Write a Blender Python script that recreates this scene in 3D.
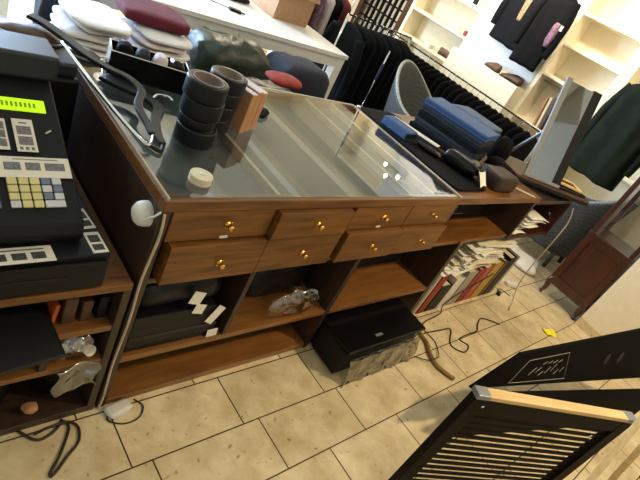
import bpy, bmesh, math, random
from mathutils import Vector, Matrix, noise
PI = math.pi
random.seed(7)
SC = bpy.context.scene
for o in list(bpy.data.objects): bpy.data.objects.remove(o, do_unlink=True)
COL = SC.collection

# ------------------------------------------------------------------ camera
cam_d = bpy.data.cameras.new('camera'); cam = bpy.data.objects.new('camera', cam_d); COL.objects.link(cam)
ROT = Matrix(((0.7102968740825103, 0.06257200295779719, -0.7011156075245109),
              (-0.5637508423811134, 0.6470047971477794, -0.5133904753521884),
              (0.4215012910812962, 0.7599141641748826, 0.494840504307388)))
cam.matrix_world = Matrix.Translation((-0.62105, -0.94422, 1.62281)) @ ROT.to_4x4()
cam_d.sensor_fit = 'HORIZONTAL'; cam_d.sensor_width = 36.0
cam_d.lens = 498.12 / 640 * 36.0
cam_d.clip_start = 0.02
SC.camera = cam

# ------------------------------------------------------------------ world, lights, exposure
W = bpy.data.worlds.new('world'); SC.world = W; W.use_nodes = True
W.node_tree.nodes['Background'].inputs[0].default_value = (0.62, 0.78, 1.0, 1)
W.node_tree.nodes['Background'].inputs[1].default_value = 2.0

def lamp(name, kind, loc, energy, color, target=None, **kw):
    d = bpy.data.lights.new(name, kind); d.energy = energy; d.color = color
    for k, v in kw.items(): setattr(d, k, v)
    o = bpy.data.objects.new(name, d); COL.objects.link(o); o.location = loc
    if target is not None:
        o.rotation_euler = (Vector(target) - Vector(loc)).to_track_quat('-Z', 'Y').to_euler()
    return o
DAY = (0.55, 0.74, 1.0); WARM = (1.0, 0.77, 0.47); WARM2 = (1.0, 0.86, 0.66)
lamp('daylight', 'AREA', (-0.3, 5.35, 1.5), 720, DAY, (0.4, 1.5, 1.1), shape='RECTANGLE', size=2.5, size_y=2.2)
lamp('lamp_light', 'SPOT', (2.2, -1.35, 2.70), 205, WARM, (2.0, -0.75, 0), spot_size=2.2, spot_blend=0.9, shadow_soft_size=0.07)
lamp('lamp_light', 'SPOT', (0.6, -1.25, 2.70), 27, WARM, (0.7, -0.7, 0), spot_size=2.0, spot_blend=0.9, shadow_soft_size=0.07)
lamp('lamp_light', 'SPOT', (3.4, 0.9, 2.70), 60, WARM2, (3.2, 0.7, 0), spot_size=2.3, spot_blend=0.9, shadow_soft_size=0.07)
for yy, e in ((3.1, 120), (2.05, 200), (1.2, 90), (0.5, 55)):
    lamp('shelf_light', 'SPOT', (4.0, yy, 2.62), e, WARM2, (4.95, yy, 1.70), spot_size=1.2, spot_blend=0.6, shadow_soft_size=0.06)
lamp('added_fill_light', 'POINT', (3.3, 4.1, 2.25), 70, WARM2, shadow_soft_size=0.09)  # both point lights are added fill, brightening the ceiling mirrored in the counter glass
lamp('added_fill_light', 'POINT', (1.5, 3.9, 2.25), 8, WARM2, shadow_soft_size=0.09)
vs = SC.view_settings
vs.view_transform = 'Standard'; vs.look = 'None'; vs.gamma = 1.0; vs.use_curve_mapping = False
vs.exposure = 0.0

# ------------------------------------------------------------------ materials
def hx(s):
    s = s.lstrip('#'); r = []
    for i in (0, 2, 4):
        c = int(s[i:i+2], 16) / 255
        r.append(c / 12.92 if c <= 0.04045 else ((c + 0.055) / 1.055) ** 2.4)
    return (*r, 1)
def new_mat(name):
    m = bpy.data.materials.new(name); m.use_nodes = True
    nt = m.node_tree; b = nt.nodes['Principled BSDF']
    return m, nt, b
def mat(name, col, rough=0.6, metal=0.0, var=0.12, scale=18.0, bump=0.0, bscale=60.0, spec=0.5, emit=0.0, sheen=0.0, coat=0.0):
    m, nt, b = new_mat(name); c = hx(col)
    b.inputs['Roughness'].default_value = rough; b.inputs['Metallic'].default_value = metal
    b.inputs['Specular IOR Level'].default_value = spec
    tc = nt.nodes.new('ShaderNodeTexCoord')
    n = nt.nodes.new('ShaderNodeTexNoise'); n.inputs['Scale'].default_value = scale; n.inputs['Detail'].default_value = 4
    nt.links.new(tc.outputs['Object'], n.inputs['Vector'])
    r = nt.nodes.new('ShaderNodeValToRGB')
    r.color_ramp.elements[0].position = 0.3; r.color_ramp.elements[1].position = 0.7
    r.color_ramp.elements[0].color = (*[x * (1 - var) for x in c[:3]], 1)
    r.color_ramp.elements[1].color = (*[min(1, x * (1 + var)) for x in c[:3]], 1)
    nt.links.new(n.outputs['Fac'], r.inputs['Fac']); nt.links.new(r.outputs['Color'], b.inputs['Base Color'])
    if emit:
        nt.links.new(r.outputs['Color'], b.inputs['Emission Color']); b.inputs['Emission Strength'].default_value = emit
    if sheen: b.inputs['Sheen Weight'].default_value = sheen
    if coat: b.inputs['Coat Weight'].default_value = coat
    if bump:
        n2 = nt.nodes.new('ShaderNodeTexNoise'); n2.inputs['Scale'].default_value = bscale; n2.inputs['Detail'].default_value = 3
        nt.links.new(tc.outputs['Object'], n2.inputs['Vector'])
        bp = nt.nodes.new('ShaderNodeBump'); bp.inputs['Strength'].default_value = bump; bp.inputs['Distance'].default_value = 0.01
        nt.links.new(n2.outputs['Fac'], bp.inputs['Height']); nt.links.new(bp.outputs['Normal'], b.inputs['Normal'])
    return m
def wood(name, c1, c2, rough=0.4, stretch=(1.2, 14, 14), coat=0.1, scale=3.0, spec=0.5):
    m, nt, b = new_mat(name); b.inputs['Specular IOR Level'].default_value = spec
    tc = nt.nodes.new('ShaderNodeTexCoord'); mp = nt.nodes.new('ShaderNodeMapping')
    mp.inputs['Scale'].default_value = stretch
    nt.links.new(tc.outputs['Object'], mp.inputs['Vector'])
    n = nt.nodes.new('ShaderNodeTexNoise'); n.inputs['Scale'].default_value = scale; n.inputs['Detail'].default_value = 7
    n.inputs['Distortion'].default_value = 0.6
    nt.links.new(mp.outputs['Vector'], n.inputs['Vector'])
    r = nt.nodes.new('ShaderNodeValToRGB'); e = r.color_ramp.elements
    e[0].position = 0.32; e[1].position = 0.68; e[0].color = hx(c1); e[1].color = hx(c2)
    nt.links.new(n.outputs['Fac'], r.inputs['Fac']); nt.links.new(r.outputs['Color'], b.inputs['Base Color'])
    b.inputs['Roughness'].default_value = rough; b.inputs['Coat Weight'].default_value = coat
    b.inputs['Coat Roughness'].default_value = 0.25
    bp = nt.nodes.new('ShaderNodeBump'); bp.inputs['Strength'].default_value = 0.08; bp.inputs['Distance'].default_value = 0.004
    nt.links.new(n.outputs['Fac'], bp.inputs['Height']); nt.links.new(bp.outputs['Normal'], b.inputs['Normal'])
    return m
def clear(name, tint=(1, 1, 1, 1), gl=0.25, rough=0.05, fres=True, bump=0.0, ior=1.5):
    m, nt, b = new_mat(name); nt.nodes.remove(b)
    out = nt.nodes['Material Output']
    t = nt.nodes.new('ShaderNodeBsdfTransparent'); t.inputs[0].default_value = tint
    g = nt.nodes.new('ShaderNodeBsdfGlossy'); g.inputs['Roughness'].default_value = rough
    mx = nt.nodes.new('ShaderNodeMixShader')
    if fres:
        f = nt.nodes.new('ShaderNodeFresnel'); f.inputs['IOR'].default_value = ior
        ad = nt.nodes.new('ShaderNodeMath'); ad.operation = 'ADD'; ad.use_clamp = True; ad.inputs[1].default_value = gl
        ge = nt.nodes.new('ShaderNodeNewGeometry'); iv = nt.nodes.new('ShaderNodeMath'); iv.operation = 'SUBTRACT'; iv.inputs[0].default_value = 1.0
        ml = nt.nodes.new('ShaderNodeMath'); ml.operation = 'MULTIPLY'       # the reflection of the outer face only
        nt.links.new(ge.outputs['Backfacing'], iv.inputs[1]); nt.links.new(f.outputs[0], ad.inputs[0])
        nt.links.new(ad.outputs[0], ml.inputs[0]); nt.links.new(iv.outputs[0], ml.inputs[1]); nt.links.new(ml.outputs[0], mx.inputs[0])
    else: mx.inputs[0].default_value = gl
    if bump:
        tc = nt.nodes.new('ShaderNodeTexCoord'); n2 = nt.nodes.new('ShaderNodeTexNoise'); n2.inputs['Scale'].default_value = 25
        nt.links.new(tc.outputs['Object'], n2.inputs['Vector'])
        bp = nt.nodes.new('ShaderNodeBump'); bp.inputs['Strength'].default_value = bump; bp.inputs['Distance'].default_value = 0.02
        nt.links.new(n2.outputs['Fac'], bp.inputs['Height']); nt.links.new(bp.outputs['Normal'], g.inputs['Normal'])
    nt.links.new(t.outputs[0], mx.inputs[1]); nt.links.new(g.outputs[0], mx.inputs[2]); nt.links.new(mx.outputs[0], out.inputs[0])
    return m

M = {}
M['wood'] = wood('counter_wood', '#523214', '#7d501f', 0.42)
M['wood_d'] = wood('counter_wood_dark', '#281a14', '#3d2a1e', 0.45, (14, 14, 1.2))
M['wood_shelf'] = wood('shelf_wood', '#6a4420', '#86592a', 0.4)
M['inner'] = mat('cabinet_lining', '#1c1510', 0.8)
M['rose'] = wood('rosewood', '#2c140b', '#482010', 0.28, (12, 12, 1.2), 0.3)
M['pale'] = wood('pale_wood', '#c8a56a', '#e0c08a', 0.5)
M['box_black'] = mat('black_card', '#0a0908', 0.75, var=0.1, spec=0.08)
M['mirror'] = mat('mirror_glass', '#b8bcc0', 0.03, 1.0, 0.0)
M['dark_slat'] = wood('dark_stained_wood', '#0d0906', '#1a110b', 0.6, coat=0.0, spec=0.12)
M['tray'] = mat('grey_lining', '#55585a', 0.75, var=0.06)
M['strip'] = mat('strip', '#a39a84', 0.5)
M['glass'] = clear('counter_glass', (0.93, 0.96, 0.95, 1), 0.09, 0.02, True)
M['pane'] = clear('window_glass', (0.97, 0.98, 1, 1), 0.03, 0.02)
M['plastic'] = clear('clear_plastic', (0.88, 0.88, 0.87, 1), 0.18, 0.10, True, 0.4)
M['film'] = clear('plastic_film', (0.55, 0.55, 0.54, 1), 0.30, 0.16, True, 0.2)
M['brass'] = mat('brass', '#d8a850', 0.22, 1.0, 0.05)
M['chrome'] = mat('chrome', '#c8ccd0', 0.18, 1.0, 0.03)
M['grey_metal'] = mat('grey_metal', '#8a8f94', 0.38, 0.6, 0.05)
M['grey_frame'] = mat('grey_frame', '#7d8084', 0.5, 0.2, 0.05)
M['black'] = mat('black_plastic', '#0e0f13', 0.45, var=0.15, spec=0.25)
M['black_gloss'] = mat('black_gloss', '#09090b', 0.25, var=0.1, spec=0.35)
M['register'] = mat('register_plastic', '#101318', 0.45, spec=0.22, var=0.08, bump=0.05, bscale=300)
M['register_g'] = mat('register_head', '#1a212b', 0.45, var=0.08)
M['lcd'] = mat('lcd_screen', '#b4e600', 0.4, var=0.03, emit=0.75)
M['lcd_t'] = mat('lcd_digit', '#8cb00c', 0.5)
M['key_y'] = mat('key_cream', '#c9bf86', 0.5, var=0.05)
M['key_b'] = mat('key_blue', '#63718c', 0.5, var=0.05)
M['key_w'] = mat('key_white', '#bfc0c6', 0.5, var=0.05)
M['paper'] = mat('white_paper', '#d8d4ca', 0.8, var=0.05)
M['paper2'] = mat('cream_paper', '#cfc4a6', 0.8, var=0.07)
M['ink'] = mat('grey_print', '#6f6f74', 0.8, var=0.4, scale=160)
M['ink_d'] = mat('dark_print', '#3b3b40', 0.8, var=0.3, scale=120)
M['white'] = mat('white_paint', '#e4e2de', 0.45, var=0.03)
M['cream'] = mat('cream_paint', '#efe4c8', 0.6, var=0.03)
M['wall'] = mat('wall_paint', '#e6dac0', 0.85, var=0.03)
M['ceil'] = mat('ceiling_paint', '#d8d0bc', 0.9, var=0.03)
M['wh_plastic'] = mat('white_plastic', '#d4d2ce', 0.4, var=0.03)
M['cable_w'] = mat('cream_cable', '#b8a88e', 0.5)
M['cable_b'] = mat('dark_cable', '#2a1b10', 0.5)
M['cable_br'] = mat('brown_cable', '#8a6a3a', 0.55)
M['tape'] = mat('dark_tape', '#080b12', 0.4, var=0.2, spec=0.3)
M['core'] = mat('cardboard_core', '#8a7b75', 0.8)
M['card'] = mat('cardboard', '#b38b68', 0.85, var=0.08)
M['tan'] = mat('tan_board', '#b0815a', 0.75, var=0.1)
M['cloth_w'] = mat('white_cloth', '#d9d6d8', 0.9, bump=0.9, bscale=14)
M['cloth_p'] = mat('pinkish_white_cloth', '#cfc2c2', 0.9, bump=0.9, bscale=14)
M['maroon'] = mat('maroon_cloth', '#5c1526', 0.9, bump=0.3, bscale=30)
M['navy'] = mat('navy_cloth', '#131a2b', 0.8, bump=0.6, bscale=30)
M['blue'] = mat('blue_cloth', '#284a78', 0.65, bump=0.2, bscale=40)
M['steel_blue'] = mat('steel_blue_cloth', '#44566e', 0.75, bump=0.2, bscale=40)
M['black_cloth'] = mat('black_cloth', '#0b0b0e', 0.95, var=0.25, bump=0.4, bscale=30, spec=0.15)
M['char'] = mat('charcoal_cloth', '#101217', 0.9, var=0.25, bump=0.4, bscale=25, spec=0.15)
M['green_bag'] = mat('dark_green_plastic', '#0f2216', 0.42, var=0.4, bump=0.8, bscale=14)
M['black_bag'] = mat('black_bag', '#0d0f15', 0.38, spec=0.3, var=0.3, bump=0.6, bscale=16)
M['red'] = mat('red_cloth', '#84281c', 0.85, var=0.3, bump=0.8, bscale=14)
M['puffer'] = mat('dark_green_quilt', '#171d12', 0.75, var=0.3, bump=0.5, bscale=18, spec=0.15)
M['leather_br'] = mat('brown_leather', '#4a3222', 0.45, bump=0.2)
M['purse_br'] = mat('dark_brown_leather', '#2e1f16', 0.45, bump=0.2, spec=0.3)
M['red_b'] = mat('red_binder', '#8a2418', 0.5)
M['pink_b'] = mat('pink_red_binder', '#b0504a', 0.5)
M['yel_b'] = mat('mustard_binder', '#a8842a', 0.5)
M['gry_b'] = mat('grey_binder', '#9b968c', 0.6)
M['yellow'] = mat('yellow_paper', '#f0e010', 0.7, var=0.03)
M['orange'] = mat('orange_plastic', '#b0481c', 0.5)
M['purple'] = mat('purple_pattern', '#7a5a6e', 0.9, var=0.5, scale=40)
M['leopard'] = mat('beige_pattern', '#8f7a5c', 0.9, var=0.6, scale=70)
M['bulb'] = mat('lamp_glow', '#ffe2b0', 0.5, var=0.0, emit=30)

def wicker():
    m, nt, b = new_mat('grey_wicker')
    tc = nt.nodes.new('ShaderNodeTexCoord'); ck = nt.nodes.new('ShaderNodeTexChecker'); ck.inputs['Scale'].default_value = 60
    ck.inputs['Color1'].default_value = hx('#393b3b'); ck.inputs['Color2'].default_value = hx('#505250')
    nt.links.new(tc.outputs['Object'], ck.inputs['Vector']); nt.links.new(ck.outputs['Color'], b.inputs['Base Color'])
    bp = nt.nodes.new('ShaderNodeBump'); bp.inputs['Strength'].default_value = 0.5; bp.inputs['Distance'].default_value = 0.004
    nt.links.new(ck.outputs['Fac'], bp.inputs['Height']); nt.links.new(bp.outputs['Normal'], b.inputs['Normal'])
    b.inputs['Roughness'].default_value = 0.6
    return m
M['wicker'] = wicker()
M['rope'] = mat('pale_rope', '#a09f9a', 0.6, var=0.5, scale=90)

def floor_mat():
    m, nt, b = new_mat('travertine_tile')
    geo = nt.nodes.new('ShaderNodeNewGeometry'); tc = nt.nodes.new('ShaderNodeTexCoord')
    n = nt.nodes.new('ShaderNodeTexNoise'); n.inputs['Scale'].default_value = 7; n.inputs['Detail'].default_value = 8; n.inputs['Roughness'].default_value = 0.62
    nt.links.new(tc.outputs['Object'], n.inputs['Vector'])
    r = nt.nodes.new('ShaderNodeValToRGB'); e = r.color_ramp.elements
    e[0].position = 0.3; e[0].color = hx('#bba67c'); e[1].position = 0.7; e[1].color = hx('#e6d8b6')
    nt.links.new(n.outputs['Fac'], r.inputs['Fac'])
    n2 = nt.nodes.new('ShaderNodeTexNoise'); n2.inputs['Scale'].default_value = 30; n2.inputs['Detail'].default_value = 4
    nt.links.new(tc.outputs['Object'], n2.inputs['Vector'])
    r2 = nt.nodes.new('ShaderNodeValToRGB'); e2 = r2.color_ramp.elements
    e2[0].position = 0.27; e2[0].color = hx('#7d643c'); e2[1].position = 0.36; e2[1].color = (1, 1, 1, 1)
    nt.links.new(n2.outputs['Fac'], r2.inputs['Fac'])
    mx = nt.nodes.new('ShaderNodeMixRGB'); mx.blend_type = 'MULTIPLY'; mx.inputs[0].default_value = 0.75
    nt.links.new(r.outputs[0], mx.inputs[1]); nt.links.new(r2.outputs[0], mx.inputs[2])
    hv = nt.nodes.new('ShaderNodeHueSaturation')
    mr = nt.nodes.new('ShaderNodeMapRange'); mr.inputs[3].default_value = 0.88; mr.inputs[4].default_value = 1.08
    nt.links.new(geo.outputs['Random Per Island'], mr.inputs[0]); nt.links.new(mr.outputs[0], hv.inputs['Value'])
    nt.links.new(mx.outputs[0], hv.inputs['Color']); nt.links.new(hv.outputs[0], b.inputs['Base Color'])
    b.inputs['Roughness'].default_value = 0.38
    return m
M['tile'] = floor_mat()
M['grout'] = mat('grout', '#4a3820', 0.9)

# ------------------------------------------------------------------ mesh helpers
class MB:
    def __init__(s): s.bm = bmesh.new()
    def box(s, x0, x1, y0, y1, z0, z1, T=None):
        vs_ = [s.bm.verts.new(Vector(p)) for p in ((x0,y0,z0),(x1,y0,z0),(x1,y1,z0),(x0,y1,z0),(x0,y0,z1),(x1,y0,z1),(x1,y1,z1),(x0,y1,z1))]
        for f in ((0,3,2,1),(4,5,6,7),(0,1,5,4),(1,2,6,5),(2,3,7,6),(3,0,4,7)): s.bm.faces.new([vs_[i] for i in f])
        if T is not None: bmesh.ops.transform(s.bm, matrix=T, verts=vs_)
        return s
    def prism(s, poly, d, T=None):
        """poly: list of 3D points (planar); d: extrusion vector"""
        d = Vector(d); a = [s.bm.verts.new(Vector(p)) for p in poly]; b = [s.bm.verts.new(Vector(p) + d) for p in poly]
        n = len(poly); s.bm.faces.new(a[::-1]); s.bm.faces.new(b)
        for i in range(n): s.bm.faces.new((a[i], a[(i+1) % n], b[(i+1) % n], b[i]))
        if T is not None: bmesh.ops.transform(s.bm, matrix=T, verts=a + b)
        return s
    def tube(s, pts, r, n=8, closed=False):
        pts = [Vector(p) for p in pts]; rings = []; N = len(pts)
        rr = r if isinstance(r, (list, tuple)) else [r] * N
        up = None
        for i, p in enumerate(pts):
            if closed: t = pts[(i+1) % N] - pts[i-1]
            else: t = pts[min(i+1, N-1)] - pts[max(i-1, 0)]
            if t.length < 1e-9: t = Vector((0, 0, 1))
            t.normalize()
            if up is None:
                up = t.orthogonal().normalized()
            else:
                up = up - t * up.dot(t)
                up = up.normalized() if up.length > 1e-6 else t.orthogonal().normalized()
            w = t.cross(up)
            rings.append([s.bm.verts.new(p + (up * math.cos(2*PI*k/n) + w * math.sin(2*PI*k/n)) * rr[i]) for k in range(n)])
        for i in range(N if closed else N - 1):
            a, b = rings[i], rings[(i+1) % N]
            for k in range(n): s.bm.faces.new((a[k], a[(k+1) % n], b[(k+1) % n], b[k]))
        if not closed: s.bm.faces.new(rings[0][::-1]); s.bm.faces.new(rings[-1])
        return s
    def cyl(s, p0, p1, r0, r1=None, n=16):
        return s.tube([p0, p1], [r0, r0 if r1 is None else r1], n)
    def lathe(s, prof, c=(0, 0, 0), n=24, T=None):
        c = Vector(c); rings = []; allv = []
        for r, z in prof:
            if r < 1e-6: ring = [s.bm.verts.new(c + Vector((0, 0, z)))]
            else: ring = [s.bm.verts.new(c + Vector((r*math.cos(2*PI*k/n), r*math.sin(2*PI*k/n), z))) for k in range(n)]
            rings.append(ring); allv += ring
        for a, b in zip(rings, rings[1:]):
            for k in range(n):
                q = [a[k % len(a)], a[(k+1) % len(a)], b[(k+1) % len(b)], b[k % len(b)]]
                q = [v for i, v in enumerate(q) if v not in q[:i]]
                if len(q) > 2: s.bm.faces.new(q)
        if T is not None: bmesh.ops.transform(s.bm, matrix=T, verts=allv)
        return s
    def grid(s, fn, nu, nv, cu=False, cap=False):
        g = [[s.bm.verts.new(Vector(fn(i / (nu if cu else nu - 1), j / (nv - 1)))) for i in range(nu)] for j in range(nv)]
        for j in range(nv - 1):
            for i in range(nu if cu else nu - 1):
                k = (i + 1) % nu
                s.bm.faces.new((g[j][i], g[j][k], g[j+1][k], g[j+1][i]))
        if cap: s.bm.faces.new(g[0][::-1]); s.bm.faces.new(g[-1])
        return s
    def blob(s, w, d, h, e=0.35, amp=0.01, fr=6, seed=0, nu=36, nv=18, c=(0, 0, 0)):
        """rounded wrinkled slab resting on z=c.z"""
        def sg(x, p): return math.copysign(abs(x) ** p, x)
        off = Vector((seed * 7.3, seed * 3.1, seed * 1.7))
        def fn(u, v):
            a = 2*PI*u; b = -PI/2 + PI*v
            b = max(-PI/2 + 0.02, min(PI/2 - 0.02, b))
            p = Vector((w/2*sg(math.cos(b), e)*sg(math.cos(a), e), d/2*sg(math.cos(b), e)*sg(math.sin(a), e), h/2*sg(math.sin(b), e*1.6)))
            n = noise.noise_vector(p * fr + off) * amp + noise.noise_vector(p * fr * 2.7 + off) * amp * 0.4
            n.z *= 0.3 if h < 0.09 else 1.0
            q = p + n
            q.z = max(q.z, -h/2)
            return q + Vector(c) + Vector((0, 0, h/2))
        return s.grid(fn, nu, nv, True, True)
    def build(s, name, m, parent=None, smooth=False, bevel=0.0, solid=0.0, loc=None, rot=None):
        bmesh.ops.recalc_face_normals(s.bm, faces=s.bm.faces[:])
        me = bpy.data.meshes.new(name); s.bm.to_mesh(me); s.bm.free()
        me.materials.append(M[m] if isinstance(m, str) else m)
        if smooth:
            for p in me.polygons: p.use_smooth = True
        o = bpy.data.objects.new(name, me); COL.objects.link(o)
        if parent is not None: o.parent = parent
        if loc is not None: o.location = loc
        if rot is not None: o.rotation_euler = rot
        if solid:
            md = o.modifiers.new('solid', 'SOLIDIFY'); md.thickness = solid; md.offset = 0
        if bevel:
            md = o.modifiers.new('bevel', 'BEVEL'); md.width = bevel; md.segments = 2; md.limit_method = 'ANGLE'; md.angle_limit = 0.7
        return o
def tag(o, label, cat, group=None):
    o['label'] = label; o['category'] = cat
    if group: o['group'] = group
    return o
def thing(name, label, cat, loc=(0, 0, 0), rz=0.0, group=None):
    o = bpy.data.objects.new(name, None); COL.objects.link(o); o.location = loc; o.rotation_euler = (0, 0, rz)
    o.empty_display_size = 0.05
    return tag(o, label, cat, group)
def struct(o): o['kind'] = 'structure'; return o
def dup(o, loc=None, rz=None, label=None):
    c = o.copy(); COL.objects.link(c)
    if loc is not None: c.location = loc
    if rz is not None: c.rotation_euler = (0, 0, rz)
    if label: c['label'] = label
    for ch in list(o.children):
        d = ch.copy(); COL.objects.link(d); d.parent = c
        for g in list(ch.children):
            e = g.copy(); COL.objects.link(e); e.parent = d
    return c
def smooth_path(pts, k=6):
    P = [Vector(p) for p in pts]; out = []
    for i in range(len(P) - 1):
        a, b, c, d = P[max(i-1, 0)], P[i], P[i+1], P[min(i+2, len(P)-1)]
        for j in range(k):
            t = j / k
            out.append(0.5 * (2*b + (c-a)*t + (2*a-5*b+4*c-d)*t*t + (3*b-a-3*c+d)*t**3))
    out.append(P[-1]); return out
def Rz(a, c=(0, 0, 0)): return Matrix.Translation(c) @ Matrix.Rotation(a, 4, 'Z')

# ================================================================== SETTING
fl = MB()
RW, TL = 0.2275, 0.445
offs = {-1: 0.48, -2: 0.55, -3: 0.77, -4: 0.62}
RX0, RX1, RY0, RY1 = -3.0, 5.1, -3.5, 5.2
r = math.floor((RY0 + 0.02) / RW)
while -0.02 + r * RW < RY1:
    y0 = -0.02 + r * RW; y1 = y0 + RW; y0c, y1c = max(y0, RY0), min(y1, RY1)
    off = offs.get(r, random.Random(r).random() * TL)
    x = off - math.ceil((off - RX0) / TL) * TL
    while x < RX1:
        a, b = max(x, RX0) + 0.0028, min(x + TL, RX1) - 0.0028
        if b > a + 0.01 and y1c - y0c > 0.01:
            v = [fl.bm.verts.new(p) for p in ((a, y0c+0.0028, 0), (b, y0c+0.0028, 0), (b, y1c-0.0028, 0), (a, y1c-0.0028, 0))]
            fl.bm.faces.new(v)
        x += TL
    r += 1
floor = struct(fl.build('floor', 'tile'))
g = MB().box(RX0, RX1, RY0, RY1, -0.06, -0.0015).build('floor_grout', 'grout', floor)
struct(MB().box(RX0, RX1, RY0, RY1, 2.9, 3.0).build('ceiling', 'ceil'))
struct(MB().box(RX1, RX1+0.1, RY0, RY1, 0, 2.9).build('wall_right', 'wall'))
struct(MB().box(RX0-0.1, RX0, RY0, RY1, 0, 2.9).build('wall_left', 'wall'))
struct(MB().box(RX0, RX1, RY0-0.1, RY0, 0, 2.9).build('wall_front', 'wall'))
wb = MB().box(RX0, -1.5, RY1, RY1+0.1, 0, 2.9).box(1.0, RX1, RY1, RY1+0.1, 0, 2.9).box(-1.5, 1.0, RY1, RY1+0.1, 2.5, 2.9)
struct(wb.build('wall_back', 'wall'))
wf = MB().box(-1.5, -1.42, RY1, RY1+0.08, 0, 2.5).box(0.92, 1.0, RY1, RY1+0.08, 0, 2.5).box(-1.42, 0.92, RY1, RY1+0.08, 2.42, 2.5).box(-1.42, 0.92, RY1, RY1+0.08, 0, 0.08).box(-0.29, -0.21, RY1, RY1+0.08, 0.08, 2.42)
w1 = struct(wf.build('window_1', 'grey_metal'))
MB().box(-1.42, 0.92, RY1+0.03, RY1+0.04, 0.08, 2.42).build('pane', 'pane', w1)
# pillar at the right
struct(MB().box(3.60, 5.1, -2.2, -0.475, 0, 2.9).build('wall_pillar', 'wall'))
struct(MB().box(3.585, 3.60, -2.2, -0.475, 0, 0.075).build('baseboard_pillar', 'tile', bevel=0.003))
# ceiling beams seen as bands in the counter glass
for i, x in enumerate((2.2, 3.4, 4.4)):
    struct(MB().box(x, x+0.16, RY0, RY1, 2.82, 2.9).build('trim_%d' % (i+1), 'cream'))

def downlight(x, y, lab):
    t = thing('ceiling_downlight', lab, 'lamp', (x, y, 2.9), 0, 'ceiling downlights')
    MB().lathe([(0.05, -0.03), (0.075, -0.03), (0.08, 0.0), (0.05, 0.0), (0.05, -0.03)]).build('ring', 'white', t, True)
    MB().lathe([(0, -0.012), (0.05, -0.012)]).build('bulb', 'bulb', t)
downlight(2.2, -1.35, 'round ceiling downlight over the aisle in front of the drawers')
downlight(0.6, -1.25, 'round ceiling downlight over the aisle left of the other')
downlight(3.9, 0.9, 'round ceiling downlight over the wicker chairs')
def pendant(x, y, lab):  # added unseen fixture to go with each fill light
    t = thing('added_pendant_lamp', lab, 'lamp', (x, y, 2.25), 0, 'added pendant lamps')
    MB().lathe([(0.0, 0.30), (0.03, 0.29), (0.06, 0.20), (0.15, 0.10), (0.147, 0.098), (0.055, 0.196), (0, 0.28)], n=28).build('shade', 'white', t, True)
    MB().cyl((0, 0, 0.29), (0, 0, 0.65), 0.006).build('cord', 'white', t, True)
pendant(3.3, 4.1, 'added white pendant lamp hanging near the back right corner')
pendant(1.5, 3.9, 'added white pendant lamp hanging above the far side of the white table')
def track_spot(y, z, lab):
    t = thing('shelf_spotlight', lab, 'lamp', (4.62, y, z), 0, 'spotlights over the white shelving')
    MB().cyl((0.08, 0, 0.03), (0, 0, 0), 0.03, 0.034, 20).build('lamp_body', 'white', t, True)
    MB().cyl((0, 0, 0), (-0.003, 0, -0.001), 0.026, 0.026, 16).build('bulb', 'bulb', t)
    MB().cyl((0.08, 0, 0.03), (0.18, 0, 0.03), 0.008).build('arm', 'grey_metal', t)

# ================================================================== SALES COUNTER
H = 0.9; CL = 2.42; CD = 0.86
ct = thing('display_counter', 'long wooden display counter with glass top, brass knobbed drawers and open shelves', 'counter')
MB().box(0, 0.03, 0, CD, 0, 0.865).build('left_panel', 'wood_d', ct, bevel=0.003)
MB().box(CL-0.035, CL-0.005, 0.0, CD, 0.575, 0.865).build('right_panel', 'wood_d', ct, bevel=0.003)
MB().box(0, CL, -0.005, 0.03, 0.865, H).box(0, CL, CD-0.03, CD, 0.865, H).box(0, 0.03, 0.03, CD-0.03, 0.865, H).box(1.50, CL, 0.03, CD-0.03, 0.865, H).build('top_frame', 'wood', ct, bevel=0.003)
MB().box(0.03, 1.5, 0.03, CD-0.03, 0.862, 0.868).build('display_tray', 'tray', ct)
for x in (0.40, 1.118, 1.30):
    MB().box(x-0.007, x+0.007, 0.03, CD-0.03, 0.868, 0.8985).build('tray_divider', 'strip', ct)
MB().box(0.012, 1.49, 0.006, CD-0.01, 0.9002, 0.9062).build('glass_top', 'glass', ct)
MB().box(1.478, 1.4895, 0.0, CD-0.01, 0.9004, 0.9072).build('edge_and_highlight_strip', 'strip', ct)
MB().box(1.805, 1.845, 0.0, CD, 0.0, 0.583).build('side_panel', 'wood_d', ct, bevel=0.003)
MB().box(0.012, 1.478, CD-0.022, CD-0.0105, 0.9064, 0.9085).box(0.006, 0.0118, 0.0, CD-0.01, 0.9002, 0.9075).build('edge_and_highlight_strip', 'strip', ct)  # pale back strip stands in for the highlight along the rear glass edge
# drawer carcass
MB().box(0.03, 1.805, 0.012, 0.24, 0.583, 0.603).box(1.845, CL-0.035, 0.012, 0.24, 0.583, 0.603).box(1.805, 1.845, -0.001, 0.24, 0.583, 0.603).build('drawer_rail', 'wood', ct, bevel=0.002)
MB().box(0.03, 1.50, 0.03, 0.05, 0.603, 0.862).build('drawer_backing', 'inner', ct)
MB().box(1.487, 1.505, 0.0, 0.24, 0.603, 0.865).build('cubby_side', 'wood_d', ct, bevel=0.002)
MB().box(1.505, CL-0.035, 0.24, 0.26, 0.603, 0.865).box(0.03, 1.805, 0.24, 0.26, 0, 0.585).box(1.845, CL-0.035, 0.24, 0.26, 0.0, 0.585).build('back_panel', 'inner', ct)
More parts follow.
